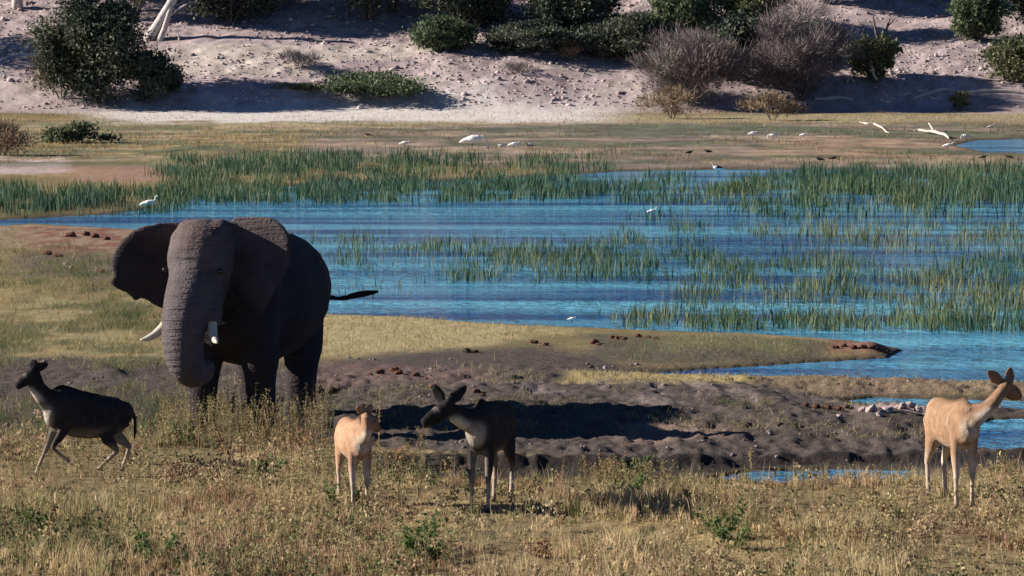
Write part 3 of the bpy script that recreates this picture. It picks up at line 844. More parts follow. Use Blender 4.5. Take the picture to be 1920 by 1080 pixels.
def elephant():
    pos = at(438, 806)
    psi = math.radians(13)
    root = empty('elephant', pos, -psi); root.scale = (.985, .985, .97)
    tag(root, 'huge dark grey bull elephant with spread ears striding towards the antelopes', 'elephant')
    B = Body()
    B.tube('torso', [(0, -.85, 2.1), (0, -.5, 2.12), (0, .1, 2.1), (0, .9, 2.02), (0, 1.7, 2.05), (0, 2.4, 2.15), (0, 2.85, 2.2), (0, 3.05, 2.2)],
           [(.35, .42), (.62, .8), (.80, 1.02), (1.02, 1.1), (1.06, 1.04), (.92, .9), (.52, .6), (.15, .2)], n=20)
    B.tube('neck', [(0, -.3, 2.35), (0, -.8, 2.6), (0, -1.15, 2.75)], [(.62, .75), (.5, .6), (.4, .5)])
    HY = math.radians(-11)                       # head turned a little further left
    def hd(p):
        x, y, z = p; y0 = -.9
        return (x * math.cos(HY) - (y - y0) * math.sin(HY), x * math.sin(HY) + (y - y0) * math.cos(HY) + y0, z)
    B.tube('head', [hd(p) for p in [(0, -1.12, 3.36), (0, -1.16, 3.26), (0, -1.25, 3.05), (0, -1.34, 2.75), (0, -1.42, 2.42), (0, -1.5, 2.1), (0, -1.55, 1.85)]],
           [(.16, .12), (.36, .3), (.52, .46), (.53, .48), (.46, .42), (.40, .36), (.30, .28)], n=18)
    B.ball('head', hd((-.24, -1.2, 3.18)), (.24, .3, .22)); B.ball('head', hd((.24, -1.2, 3.18)), (.24, .3, .22))
    B.ball('head', hd((-.34, -1.36, 2.78)), (.2, .24, .2)); B.ball('head', hd((.34, -1.36, 2.78)), (.2, .24, .2))
    B.ball('jaw', hd((0, -1.25, 1.95)), (.28, .38, .3))
    # trunk: hangs, ring creases, tip curled back under
    tp = []; tr = []
    path = [(0, -1.52, 2.45), (-.01, -1.74, 2.1), (-.02, -1.86, 1.75), (-.01, -1.9, 1.45), (.03, -1.88, 1.2), (.08, -1.76, 1.06), (.12, -1.56, 1.08), (.12, -1.44, 1.2)]
    rr = [.40, .36, .32, .29, .265, .235, .19, .13]
    PP = np.array(path); m = 44
    u = np.linspace(0, len(path) - 1, m)
    for q in u:
        i = min(int(q), len(path) - 2); t = q - i
        p0, p1, p2, p3 = PP[max(i - 1, 0)], PP[i], PP[i + 1], PP[min(i + 2, len(path) - 1)]
        c = 0.5 * ((2 * p1) + (-p0 + p2) * t + (2 * p0 - 5 * p1 + 4 * p2 - p3) * t * t + (-p0 + 3 * p1 - 3 * p2 + p3) * t ** 3)
        tp.append(hd(c)); tr.append((rr[i] * (1 - t) + rr[i + 1] * t))
    tr = [r + (0.012 if k % 2 else -0.006) * (k > 10) for k, r in enumerate(tr)]
    B.tube('trunk', tp, [(r * 1.06, r) for r in tr], sub=1, n=18)
    for sx in (-1, 1):                          # tusk sockets
        B.tube('head', [hd((sx * .24, -1.42, 2.35)), hd((sx * .34, -1.62, 1.98)), hd((sx * .37, -1.7, 1.82))], [.17, .15, .12])
    # legs: striding
    def leg(nm, x, y, dy, rtop, zt):
        B.tube(nm, [(x * .9, y, zt), (x, y + dy * .2, zt * .68), (x, y + dy * .45, zt * .42), (x, y + dy * .8, .22), (x, y + dy, .06), (x, y + dy - .02, -.02)],
               [(rtop * .95, rtop * 1.25), (rtop * .85, rtop), (rtop * .66, rtop * .72), (rtop * .62, rtop * .66), (rtop * .74, rtop * .82), (rtop * .7, rtop * .78)])
    leg('leg', -.44, -.05, -.28, .36, 1.75)
    leg('leg', .44, -.05, .12, .36, 1.75)
    leg('leg', -.42, 2.35, .25, .40, 1.8)
    leg('leg', .46, 2.3, -.25, .40, 1.8)
    # tail held out stiffly
    B.tube('tail', [(0, 2.95, 2.45), (.12, 3.2, 2.2), (.3, 3.35, 1.95), (.75, 3.35, 1.86), (1.15, 3.25, 1.93), (1.38, 3.2, 1.99)], [.12, .09, .065, .045, .05, .03], ref=(0, 0, 1))
    B.tube('tail', [(.95, 3.28, 1.9), (1.2, 3.24, 1.95), (1.5, 3.18, 2.0)], [.05, .065, .03], ref=(0, 0, 1))
    # ears
    e1 = smooth_outline([(-.12, .72), (.30, .76), (.70, .68), (.98, .46), (1.12, .14), (1.08, -.06), (1.14, -.2), (.98, -.3), (.86, -.36), (.74, -.47), (.62, -.43), (.40, -.56), (.16, -.62), (-.05, -.42), (-.12, .1)])
    e2 = smooth_outline([(-.12, .72), (.35, .8), (.85, .76), (1.18, .52), (1.22, .1), (1.0, -.24), (.72, -.6), (.45, -.8), (.2, -.66), (-.02, -.4), (-.12, .1)])
    def axes(deg, tilt, sx):
        a = math.radians(deg); s_ = np.array((sx * math.cos(a), math.sin(a), 0)); t_ = np.array((0, math.sin(tilt), math.cos(tilt)))
        s_ -= t_ * s_.dot(t_); s_ /= np.linalg.norm(s_)
        return s_, t_
    s_, t_ = axes(-20, 0.06, -1)
    V, F, T = slab(e1, hd((-.44, -1.08, 2.56)), s_, t_, -0.02, 0.075, 0.05); B.raw(V, F[:, ::-1], T[:, ::-1], 'ear', np.array([np.array(hd((-.44, -1.08, 2.6))) + s_ * q for q in (.3, .5, .7, .9)]), np.full((4, 2), .3))
    e2 = e2 * np.array([.74, .98]); s_, t_ = axes(-6, 0.05, 1)
    V, F, T = slab(e2, hd((.42, -1.02, 2.66)), s_, t_, 0.04, 0.075, 0.05); B.raw(V, F, T, 'ear', np.array([np.array(hd((.42, -1.02, 2.62))) + s_ * q for q in (.3, .5, .7, .9)]), np.full((4, 2), .3))
    me, co, part, par = B.union('body', 0.036, 3)
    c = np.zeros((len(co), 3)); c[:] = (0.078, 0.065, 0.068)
    fc = np.isin(part, ['head', 'trunk', 'jaw']) * 1.0 + (part == 'ear') * np.where(co[:, 0] > 0, .6, .05)  # light and shade painted in: face and one ear lit, the rest dark
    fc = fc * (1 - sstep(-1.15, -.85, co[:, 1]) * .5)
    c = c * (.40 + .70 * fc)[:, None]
    ed = np.zeros(len(me.edges) * 2, np.int32); me.edges.foreach_get('vertices', ed); ed = ed.reshape(-1, 2)
    cnt = np.bincount(ed.ravel(), minlength=len(co)).astype(float)[:, None] + 1
    for _ in range(14):
        acc = c.copy()
        for q in range(3): acc[:, q] += np.bincount(ed[:, 0], c[ed[:, 1], q], len(co)) + np.bincount(ed[:, 1], c[ed[:, 0], q], len(co))
        c = acc / cnt
    dust = fbm(co[:, 0] * 1.3 + co[:, 1], co[:, 2] * 1.1, 201, 4)
    c *= (0.75 + 0.5 * dust)[:, None]
    top = sstep(2.7, 3.3, co[:, 2]) * sstep(.4, .6, dust)
    c = c * (1 - top[:, None] * .5) + np.array([.10, .065, .055]) * top[:, None] * .5
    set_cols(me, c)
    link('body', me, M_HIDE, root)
    for sx in (-1, 1):
        V, F, T, P, R = loft([hd(p) for p in [(sx * .36, -1.66, 1.9), (sx * .44, -1.8, 1.72), (sx * .55, -1.94, 1.60), (sx * .66, -2.06, 1.56)]], [.075, .07, .055, .012], n=12)
        t = link('tusk', np_mesh('tusk', V, [F, T], None, True), M_IVORY, root)
        b = Body(); b.ball('e', (0, 0, 0), .045)
        e = link('eye', b.mesh('eye'), M_EYE, root); e.location = hd((sx * .475, -1.62, 2.62))
    return root
elephant()

# ------------------------------------------------------------------ kudu antelopes
def kudu(px, py, heading_deg, s, head, label, coat, seed, legs=None, ears=None, dz=0.0, stripes=0.22, deep=1.0, slope=0.0):
    """head: points in the picture's frame (right, away, up; metres from the base): neck middle, poll, muzzle"""
    pos = at(px, py); pos.z += dz
    a = math.radians(heading_deg)              # turned to the right of 'towards the camera'
    root = empty('kudu', pos, a)
    tag(root, label, 'antelope', 'kudu antelopes on the near bank')
    ca, sa = math.cos(-a), math.sin(-a)
    def L(p):
        x, y, z = p
        return np.array((x * ca - y * sa, x * sa + y * ca, z)) / s
    B = Body()
    tz = [(-.25, 1.0), (-.15, .99), (.05, .97), (.32, .93), (.62, .94), (.86, .98), (1.02, 1.02), (1.12, 1.02)]
    B.tube('torso', [(0, y_, z_ - slope * y_) for y_, z_ in tz],
           [(.07, .12), (.14, .22 * deep), (.18, .285 * deep), (.21, .285 * deep), (.22, .265 * deep), (.195, .235 * deep), (.145, .19), (.06, .10)], n=18)
    # crest of hair along the spine
    B.tube('mane', [(0, -.2, 1.17 + .2 * (deep - 1)), (0, .0, 1.27 + .26 * (deep - 1)), (0, .3, 1.225 + .26 * (deep - 1) - slope * .3), (0, .6, 1.205 + .24 * (deep - 1) - slope * .6), (0, .9, 1.215 - slope * .9)], [(.012, .02), (.018, .03), (.016, .02), (.014, .016), (.01, .01)])
    B.tube('torso', [(0, -.2, 1.09), (0, .0, 1.14 + .26 * (deep - 1)), (0, .3, 1.09), (0, .55, 1.04 - slope * .5)], [(.07, .10), (.09, .11), (.09, .09), (.06, .06)])
    neck, poll, muz = [L(p) for p in head[:3]]
    base = np.array((0, -.1, 1.06))
    hdir = muz - poll; hl = np.linalg.norm(hdir); hdir /= hl
    up = np.array((0, 0, 1.0)); sd = np.cross(hdir, up); sd /= np.linalg.norm(sd); hup = np.cross(sd, hdir)
    nref = sd if abs(np.dot(sd, (poll - base) / np.linalg.norm(poll - base))) < .8 else np.array((1., 0, 0))
    B.tube('neck', [base + (0, .12, -.04), base + (0, -.03, 0), neck, poll - hdir * .02, poll + hdir * .03], [(.14, .22), (.11, .18), (.08, .125), (.064, .09), (.055, .07)], ref=(1, 0, 0) if abs(neck[0]) < .25 else tuple(nref))
    B.tube('head', [poll - hdir * .06 - hup * .01, poll + hdir * .02, poll + hdir * .1, poll + hdir * .2, muz - hdir * .07, muz - hdir * .02, muz + hdir * .01],
           [(.045, .055), (.072, .085), (.078, .095), (.064, .08), (.054, .064), (.05, .056), (.03, .034)], ref=tuple(sd))
    B.tube('jaw', [poll + hdir * .04 - hup * .05, poll + hdir * .16 - hup * .052, muz - hdir * .05 - hup * .022], [.035, .03, .02], ref=tuple(sd))
    if ears is None: ears = [poll + sd * .22 + hup * .13 - hdir * .03, poll - sd * .22 + hup * .13 - hdir * .03]
    else: ears = [L(p) for p in ears]
    for e in ears:
        sg = 1 if np.dot(e - poll, sd) > 0 else -1
        b0 = poll + sd * sg * .045 + hup * .045 - hdir * .01
        d = e - b0; ln = np.linalg.norm(d); d /= ln
        cv = np.array((-sa, -ca, 0.0)) * -1 if False else np.array((0 * ca - (-1) * sa, 0 * sa + (-1) * ca, 0)); cv = cv * .8 + hdir * .35
        fn = cv - d * np.dot(cv, d); fn /= np.linalg.norm(fn)
        w = np.cross(d, fn)
        B.tube('ear', [b0 - d * .02, b0 + d * ln * .2, b0 + d * ln * .5 - fn * .01, b0 + d * ln * .8 - fn * .005, e], [(.024, .022), (.055, .022), (.078, .017), (.055, .015), (.012, .009)], ref=tuple(w))
    std = dict(fl=None, fr=None, hl=None, hr=None)
    if legs: std.update(legs)
    for k, sx in (('fl', 1), ('fr', -1)):
        J = std[k] or [(.03, .66), (.0, .38), (.012, .30), (.0, .085), (-.03, .0)]
        x = .105 * sx
        pts = [(x * .9, .02, .92), (x, J[0][0], J[0][1]), (x * .95, *J[1]), (x * .95, *J[2]), (x * .95, *J[3]), (x * .95, *J[4])]
        B.tube('leg', pts, [(.075, .13), (.056, .075), (.036, .041), (.025, .029), (.026, .029), (.031, .042)])
    for k, sx in (('hl', 1), ('hr', -1)):
        J = std[k] or [(.86, .72), (1.05, .455), (1.05, .37), (1.0, .09), (.965, .0)]
        x = .11 * sx
        pts = [(x * .8, .95, .98 - slope * .95), (x, *J[0]), (x * .95, *J[1]), (x * .95, *J[2]), (x * .95, *J[3]), (x * .95, *J[4])]
        B.tube('leg', pts, [(.10, .17), (.08, .12), (.036, .05), (.027, .034), (.027, .03), (.032, .043)])
    B.tube('tail', [(0, 1.08, 1.1 - slope), (0, 1.16, .98 - slope), (0, 1.17, .78 - slope), (0, 1.15, .62 - slope)], [.03, .024, .028, .012])
    me, co, part, par = B.union('body', 0.016, 2)
    tan = np.array(coat)
    c = np.repeat(tan[None], len(co), 0)
    x, y, z = co[:, 0], co[:, 1], co[:, 2]
    tor = part == 'torso'
    w = fbm(y * 2.0 + seed, z * 2.0, 300 + seed, 3)
    c *= (0.8 + 0.4 * w)[:, None]
    belly = tor * (1 - sstep(.68 - .25 * (deep - 1), .80 - .25 * (deep - 1), z)) * (.75 if tan.mean() > .1 else .3)
    mixw = lambda c, new, m: c * (1 - np.asarray(m, float)[:, None]) + np.array(new) * np.asarray(m, float)[:, None]
    c = mixw(c, (.36, .29, .22), belly)
    lg = part == 'leg'
    c = mixw(c, (.46, .37, .29), lg * (1 - (sstep(.42, .66, z) if tan.mean() > .1 else sstep(.24, .5, z))) * .8)
    c = mixw(c, (.62, .54, .43), lg * (np.sign(x) * x < .1) * (z > .4) * (1 - sstep(.7, .85, z)) * (.7 if tan.mean() > .1 else .25))
    c = mixw(c, (.02, .017, .015), lg * (z < .045))
    c = mixw(c, tan * .35, tor * (np.abs(x) < .03) * (z > 1.1))
    c = mixw(c, (.46, .40, .33), tor * (1 - sstep(-.24, -.14, y)) * (1 - sstep(.95, 1.12, z)) * .75)
    nk = part == 'neck'
    c = mixw(c, tan * .85, nk * 1.0)
    # pale throat, dark mane
    thr = np.zeros(len(co))
    for i in np.nonzero(nk)[0]:
        pass
    axis = base + np.clip(((co - base) @ (neck - base)) / np.dot(neck - base, neck - base), 0, 1)[:, None] * (neck - base)
    fwd = np.array((0, -1.0, 0)) + .001
    d = (co - axis); dn = d / (np.linalg.norm(d, axis=1)[:, None] + 1e-6)
    low = dn @ np.array((0, -.75, -.66))
    c = mixw(c, (.55, .48, .40), nk * sstep(.55, .8, low) * .85)
    c = mixw(c, tan * .3, nk * sstep(.86, .95, dn @ np.array((0, .6, .8))))
    hd_ = (part == 'head') | (part == 'jaw')
    along = (co - poll) @ hdir / hl
    c = mixw(c, tan * .7, hd_)
    c = mixw(c, (.5, .45, .4), (hd_ & (along > .33) & (along < .39) & ((co - poll) @ hup > .03)) * .6)
    c = mixw(c, tan * .3, (part == 'mane'))
    c = mixw(c, (.62, .56, .5), ((part == 'jaw') & (along > .75)) * .8)
    c = mixw(c, (.03, .025, .022), hd_ * sstep(.93, 1.0, along))
    er = part == 'ear'
    c = mixw(c, tan * .8, er)
    # the coat's patches run softly into one another
    ed = np.zeros(len(me.edges) * 2, np.int32); me.edges.foreach_get('vertices', ed); ed = ed.reshape(-1, 2)
    cnt = np.bincount(ed.ravel(), minlength=len(co)).astype(float)[:, None] + 1
    for _ in range(7):
        acc = c.copy()
        for q in range(3): acc[:, q] += np.bincount(ed[:, 0], c[ed[:, 1], q], len(co)) + np.bincount(ed[:, 1], c[ed[:, 0], q], len(co))
        c = acc / cnt
    st = (np.abs(((y + 0.035 * np.sin(z * 7 + seed) + .03 * np.sin(y * 31)) / .14) % 1 - .5) < .05) * sstep(.35, .6, fbm(y * 9 + seed, z * 5, 310 + seed, 2))
    c = mixw(c, (.5, .42, .34), (tor & (z > .78) & (z < 1.14) & (y > .1) & (y < 1.0)) * st * stripes)
    set_cols(me, np.clip(c, .01, .8))
    ob = link('body', me, M_COAT, root); ob.scale = (s, s, s)
    for sg in (-1, 1):
        b = Body(); b.ball('e', (0, 0, 0), .02 * s)
        e = link('eye', b.mesh('eye'), M_EYE, root)
        e.location = Vector((poll + hdir * .1 + sd * sg * .058 + hup * .03) * s)
    return root

TAN = (0.27, 0.165, 0.10); SHADED_COAT = (0.028, 0.025, 0.025)  # second coat is near black: shade on the flanks put into the colour
kudu(116, 893, -62, .93, [(-.30, -.15, 1.22), (-.36, -.17, 1.42), (-.58, -.25, 1.24)],
     'dark kudu trotting left at the far left with pale throat', SHADED_COAT, 1,
     legs=dict(fl=[(-.02, .66), (-.16, .47), (-.15, .40), (.02, .26), (.07, .20)], fr=[(-.08, .66), (-.2, .40), (-.24, .33), (-.34, .10), (-.36, .0)],
               hl=[(.66, .60), (.82, .36), (.79, .29), (.60, .14), (.54, .06)], hr=[(.86, .60), (1.10, .38), (1.10, .31), (1.02, .09), (.99, .0)]),
     ears=[(-.33, -.12, 1.62), (-.16, -.05, 1.55)], stripes=.06, deep=1.22, slope=.15)
kudu(675, 958, 13, .92, [(.10, -.30, 1.06), (.10, -.32, 1.22), (.25, -.22, 1.05)],
     'small tan kudu lit from the side, standing in tall grass before the elephant', (0.36, 0.215, 0.135), 2,
     ears=[(-.03, -.33, 1.36), (.17, -.2, 1.38)])
kudu(900, 962, -15, 1.10, [(-.24, -.34, 1.25), (-.42, -.5, 1.37), (-.71, -.62, 1.20)],
     'dark kudu facing left with raised round ears and pale chest patch', SHADED_COAT, 3,
     ears=[(-.58, -.48, 1.68), (-.16, -.40, 1.66)], stripes=.06, deep=1.08)
kudu(1808, 954, 12, 1.09, [(.26, -.22, 1.30), (.50, -.1, 1.53), (.70, .06, 1.41)],
     'sunlit tan kudu with faint stripes looking right at the right edge', TAN, 4,
     ears=[(.26, -.14, 1.76), (.57, -.05, 1.80)])

# ------------------------------------------------------------------ trees and shrubs
def branch_mesh(B, p0, d, ln, r, depth, spread, rnd):
    p0 = np.array(p0, float); d = np.array(d, float); d /= np.linalg.norm(d)
    bend = np.array([rnd.uniform(-.25, .25), rnd.uniform(-.25, .25), rnd.uniform(0, .15)])
    p1 = p0 + d * ln * .5 + bend * ln * .25; p2 = p0 + d * ln + bend * ln * .5
    ref = (1, 0, 0) if abs(d[0]) < .8 else (0, 1, 0)
    V, F, T, P, R = loft([p0, p1, p2], [r, r * .8, r * .55], n=6, ref=ref, sub=2)
    B.raw(V, F, T)
    tips = [p2]
    if depth > 0:
        for k in range(rnd.choice([2, 3])):
            nd = (p2 - p1) / np.linalg.norm(p2 - p1) + np.array([rnd.uniform(-1, 1), rnd.uniform(-1, 1), rnd.uniform(-.3, .6)]) * spread
            tips += branch_mesh(B, p2 if k else p1 + (p2 - p1) * .6, nd, ln * rnd.uniform(.55, .8), r * .55, depth - 1, spread, rnd)
    return tips

PAL = dict(dark=[(.026, .036, .030), (.048, .062, .046), (.082, .097, .066), (.13, .14, .095)],
           olive=[(.05, .065, .035), (.09, .105, .05), (.14, .15, .075), (.19, .19, .10)],
           green=[(.045, .065, .036), (.07, .10, .052), (.105, .14, .07), (.17, .18, .11)],
           grey=[(.11, .09, .095), (.165, .137, .14), (.22, .185, .185), (.16, .155, .115)],
           brown=[(.14, .10, .07), (.21, .15, .10), (.27, .2, .13), (.15, .14, .08)])

def woody(name, label, x0, x1, ytop, ybase, style, leaves, seed, floor=0.05, group=None, cat='shrub', bark=None, trunk=True, leafsize=1.0, cx=None, mound=False):
    rnd = random.Random(seed); rg = np.random.default_rng(seed)
    pos = at(cx if cx is not None else (x0 + x1) / 2, ybase)
    k = ppm(pos)
    W = (x1 - x0) / k; Hh = (ybase - ytop) / k
    offx = ((x0 + x1) / 2 - (cx if cx is not None else (x0 + x1) / 2)) / k
    root = empty(name, pos)
    tag(root, label, cat, group)
    twiggy = style in ('grey', 'brown')
    if not twiggy: leaves = int(leaves * 1.5)
    # stems
    B = Body(); tips = []
    ns = 1 if floor > .2 else rnd.randint(3, 5)
    for q in range(ns):
        a = q * 6.28 / ns + rnd.random()
        d = (math.cos(a) * .5 * (ns > 1) + offx * .05, math.sin(a) * .4 * (ns > 1), 1)
        tips += branch_mesh(B, (math.cos(a) * .1 * (ns > 1), math.sin(a) * .1 * (ns > 1), -.15), d, Hh * (.34 if floor <= .2 else max(floor * 1.05, .3)), max(.05, Hh * (.018 if ns > 1 else .032)), 3, .8, rnd)
    link('trunk' if cat == 'tree' else 'stems', B.mesh('stems'), bark or M_BARK, root)
    # crown: lobes through the volume
    lob = []
    nl = 38 if W * Hh > 12 else 16
    for q in range(nl):
        for _ in range(30):
            u = rg.uniform(-1, 1, 3)
            if (u ** 2).sum() < 1: break
        zc = floor + (1 - floor) * (.5 + .5 * u[2] * .88)
        if mound: zc = floor + (1 - floor) * (.15 + .5 * abs(u[2])) * (1 - .6 * u[0] ** 2)
        wz = 1.0 if mound else math.sqrt(max(.45, 1 - (abs(zc - .5) * 1.5) ** 2))
        q_ = rg.uniform(.09, .24)
        lob.append((offx + u[0] * W * .45 * wz, u[1] * W * .42 * wz, zc * Hh, W * q_, W * q_, Hh * (1 - floor) * q_ * rg.uniform(.6, 1.0), rg.random()))
    lob = np.array(lob)
    li = rg.integers(0, nl, leaves)
    v = rg.normal(size=(leaves, 3)); v /= np.linalg.norm(v, axis=1)[:, None]
    rad = rg.random(leaves) ** .45 * (1 + .25 * rg.normal(size=leaves)) + (rg.random(leaves) < .12) * rg.random(leaves) * .8
    P = lob[li, :3] + v * rad[:, None] * lob[li, 3:6]
    # ragged loose sprays
    P += rg.normal(size=P.shape) * np.array([W, W, Hh]) * .012
    P[:, 2] = np.clip(P[:, 2], .02, None)
    P[:, 2] = np.minimum(P[:, 2], Hh * (1.0 + .05 * rg.random(leaves)))
    tone = np.clip(lob[li, 6] * .7 + rg.random(leaves) * .4 - .05, 0, 1)
    cc = palette(PAL[style], tone) * rg.uniform(.7, 1.3, leaves)[:, None]
    if twiggy:
        L = rg.uniform(.35, .95, leaves) * leafsize * min(1, .4 + Hh / 8); wd = rg.uniform(.03, .06, leaves)
        d = v * .7 + np.array([0, 0, .6]) + rg.normal(size=v.shape) * .35; d /= np.linalg.norm(d, axis=1)[:, None]
    else:
        L = rg.uniform(.15, .38, leaves) * leafsize * min(1, .45 + Hh / 8); wd = L * rg.uniform(.45, .8, leaves)
        d = rg.normal(size=v.shape) + v * .4; d /= np.linalg.norm(d, axis=1)[:, None]
    e = np.cross(d, rg.normal(size=v.shape)); e /= np.linalg.norm(e, axis=1)[:, None]
    a_ = P - e * wd[:, None] * .5; b_ = P + e * wd[:, None] * .5
    if twiggy:
        Vv = np.stack([a_, b_, P + d * L[:, None]], 1).reshape(-1, 3)
        Ff = np.arange(leaves * 3).reshape(-1, 3); rep = 3
    else:
        m_ = P + d * L[:, None] * .5
        Vv = np.stack([P - e * wd[:, None] * .6, P + e * wd[:, None] * .6, P + d * L[:, None]], 1).reshape(-1, 3)
        Ff = np.arange(leaves * 3).reshape(-1, 3); rep = 3
    Vv[:, 2] = np.maximum(Vv[:, 2], -.3)
    link('crown' if cat == 'tree' else 'foliage', np_mesh('foliage', Vv, Ff, np.repeat(cc, rep, 0)), M_TWIG if twiggy else M_LEAF, root)
    return root

HG = 'trees and shrubs on the far slope'
T_ = woody
T_('bushy_tree', 'big dark green bushy tree at the foot of the slope, far left', 70, 292, -22, 190, 'dark', 24000, 11, group=HG, cat='tree', floor=.02)
T_('shrub', 'thin olive brown shrub against the left side of the big dark bush', 55, 175, 95, 184, 'brown', 2600, 12, group=HG)
T_('shrub', 'dark low bush at the right foot of the big dark bush', 225, 338, 98, 193, 'dark', 6000, 13, group=HG)
T_('bushy_tree', 'pale thick trunk cut by the top left corner of the picture', -140, 120, -330, 17, 'dark', 12000, 14, floor=.28, group=HG, cat='tree', bark=M_PALEBARK, cx=33)
T_('bushy_tree', 'dark tree at the top edge right of the leaning pale trunk', 345, 520, -90, 46, 'dark', 15000, 15, group=HG, cat='tree', floor=.05)
T_('bushy_tree', 'olive tree crown at the top edge between big dark bush and leaning trunk', 170, 330, -170, 40, 'olive', 7000, 16, group=HG, cat='tree', floor=.2)
T_('shrub', 'small grey dry shrub on the bare stony slope above the green bush', 524, 600, 97, 131, 'grey', 1400, 17, group=HG)
T_('shrub', 'low wide green mound of a bush on the open stony slope', 600, 800, 114, 178, 'green', 8000, 18, group=HG, mound=True, floor=0.0)
T_('shrub', 'low sparse greenish scrub left of the mound shaped green bush', 505, 605, 146, 168, 'olive', 1200, 19, group=HG, mound=True, floor=0.0)
T_('shrub', 'round green bush standing before the deep tree shade', 772, 892, 32, 96, 'green', 8000, 20, group=HG)
T_('bushy_tree', 'dark tree at the top edge above the round green bush', 640, 830, -150, 20, 'dark', 15000, 21, group=HG, cat='tree')
T_('bushy_tree', 'dark shady tree at the top edge just right of the round green bush', 820, 985, -90, 42, 'dark', 15000, 22, group=HG, cat='tree')
T_('bushy_tree', 'broad olive tree with sunlit crown at the top centre', 950, 1185, -120, 52, 'olive', 18000, 23, group=HG, cat='tree', floor=.12)
T_('bushy_tree', 'low dark tree in the deep shade right of the top centre', 1080, 1262, 22, 112, 'dark', 14000, 24, group=HG, cat='tree')
T_('shrub', 'low dark bush in deep shade below the broad olive tree', 905, 1085, 38, 100, 'dark', 11000, 25, group=HG)
T_('bushy_tree', 'light green leafy tree above the left grey thicket', 1215, 1345, -30, 105, 'green', 13000, 26, group=HG, cat='tree', floor=.1)
T_('bushy_tree', 'olive tree at the top edge above the gap between the grey thickets', 1325, 1480, -110, 62, 'olive', 14000, 27, group=HG, cat='tree')
T_('bushy_tree', 'dark green tree in the gap between the two grey thickets', 1320, 1430, 25, 150, 'dark', 12000, 28, group=HG, cat='tree')
T_('shrub', 'left of two big leafless grey thickets at the hill foot', 1196, 1392, 52, 197, 'grey', 26000, 29, group=HG)
T_('shrub', 'right of two big leafless grey thickets at the hill foot', 1402, 1597, 12, 188, 'grey', 28000, 30, group=HG)
T_('shrub', 'green shrub around the foot of the bare forked tree', 1588, 1690, 58, 152, 'olive', 4200, 31, group=HG)
T_('bushy_tree', 'green tree at the top right with its crown on the skyline of the slope', 1785, 1892, -25, 76, 'green', 9000, 32, group=HG, cat='tree')
T_('bushy_tree', 'dark tree at the very top right corner', 1880, 2040, -80, 66, 'dark', 11000, 33, group=HG, cat='tree')
T_('bushy_tree', 'dark tree at the top edge left of the top right green tree', 1690, 1800, -130, -2, 'dark', 6000, 34, group=HG, cat='tree')
T_('shrub', 'pale olive bush cut by the right edge of the picture', 1842, 1990, 70, 155, 'olive', 9000, 35, group=HG)
T_('shrub', 'tuft of brown dry scrub at the edge of the deep tree shade', 1040, 1100, 78, 113, 'brown', 900, 36, group=HG)
T_('shrub', 'low grey scrub below the brown tuft on the open slope', 935, 1015, 116, 138, 'grey', 700, 37, group=HG)
T_('shrub', 'straw brown scrub at the water side foot of the right grey thicket', 1385, 1510, 176, 226, 'brown', 2600, 38, group=HG)
T_('shrub', 'straw brown scrub at the water side foot of the left grey thicket', 1190, 1330, 168, 222, 'brown', 2600, 39, group=HG)
T_('shrub', 'low olive scrub on the flat at the left edge under the big dark bush', 70, 215, 212, 268, 'olive', 2600, 40, group='scrub on the far flat', mound=True, floor=0.0)
T_('shrub', 'tawny scrub on the flat touching the left edge of the picture', -70, 70, 226, 292, 'brown', 2000, 41, group='scrub on the far flat')
T_('shrub', 'small dark tuft on the right end of the far flat', 1770, 1825, 172, 208, 'olive', 600, 42, group='scrub on the far flat')
T_('bushy_tree', 'dense dark tree at the top edge left of the round green bush', 600, 780, -170, 38, 'dark', 14000, 44, group=HG, cat='tree', floor=.1)
T_('bushy_tree', 'dense dark tree whose shade falls behind the round green bush', 770, 960, -110, 62, 'dark', 15000, 45, group=HG, cat='tree', floor=.1)
T_('bushy_tree', 'dense dark tree at the top centre under the broad olive crown', 985, 1150, -60, 82, 'dark', 14000, 46, group=HG, cat='tree', floor=.08)
T_('bushy_tree', 'dark tree at the top edge above the small grey dry shrub', 420, 590, -140, 14, 'dark', 12000, 47, group=HG, cat='tree', floor=.1)
T_('bushy_tree', 'dark olive tree at the top edge above the right grey thicket', 1480, 1620, -150, 8, 'dark', 9000, 48, group=HG, cat='tree', floor=.1)
T_('shrub', 'dark green bush in the shade under the light green tree', 1170, 1300, 40, 118, 'dark', 7000, 49, group=HG)
T_('bushy_tree', 'dark tree beyond the left edge shading the slope', -420, -150, -120, 90, 'dark', 8000, 43, group=HG, cat='tree')

# bare trees and logs on the slope
def bare(name, label, mat, tubes, cat, group=None):
    """tubes: lists of (px, py, radius m, metres in front) in the plane through the first foot point"""
    p0 = at(tubes[0][0][0], tubes[0][0][1]); k = ppm(p0)
    root = empty(name, p0); tag(root, label, cat, group)
    for i, tb in enumerate(tubes):
        pts = [((q[0] - tubes[0][0][0]) / k, q[3] if len(q) > 3 else 0.0, (tubes[0][0][1] - q[1]) / k) for q in tb]
        V, F, T, P, R = loft(pts, [q[2] for q in tb], n=9, ref=(0, 1, 0))
        V = V + rng.normal(0, .006, V.shape)
        link('trunk' if i == 0 else 'branch', np_mesh('limb', V, [F, T], None, True), mat, root)
    return root
bare('leaning_tree', 'thick pale dead tree trunk leaning right at the top left', M_PALEBARK,
     [[(278, 76, .55), (290, 58, .45), (308, 28, .40), (330, -10, .36), (352, -60, .3)], [(300, 78, .3, -.4), (309, 55, .24, -.4), (318, 25, .2, -.3), (324, 5, .15, 0)],
      [(318, 30, .12), (335, 18, .09, -.3), (352, 8, .05, -.5)], [(310, 96, .1, -.6), (334, 88, .1, -.7), (337, 70, .08, -.7), (332, 60, .05, -.6)]], 'dead tree')
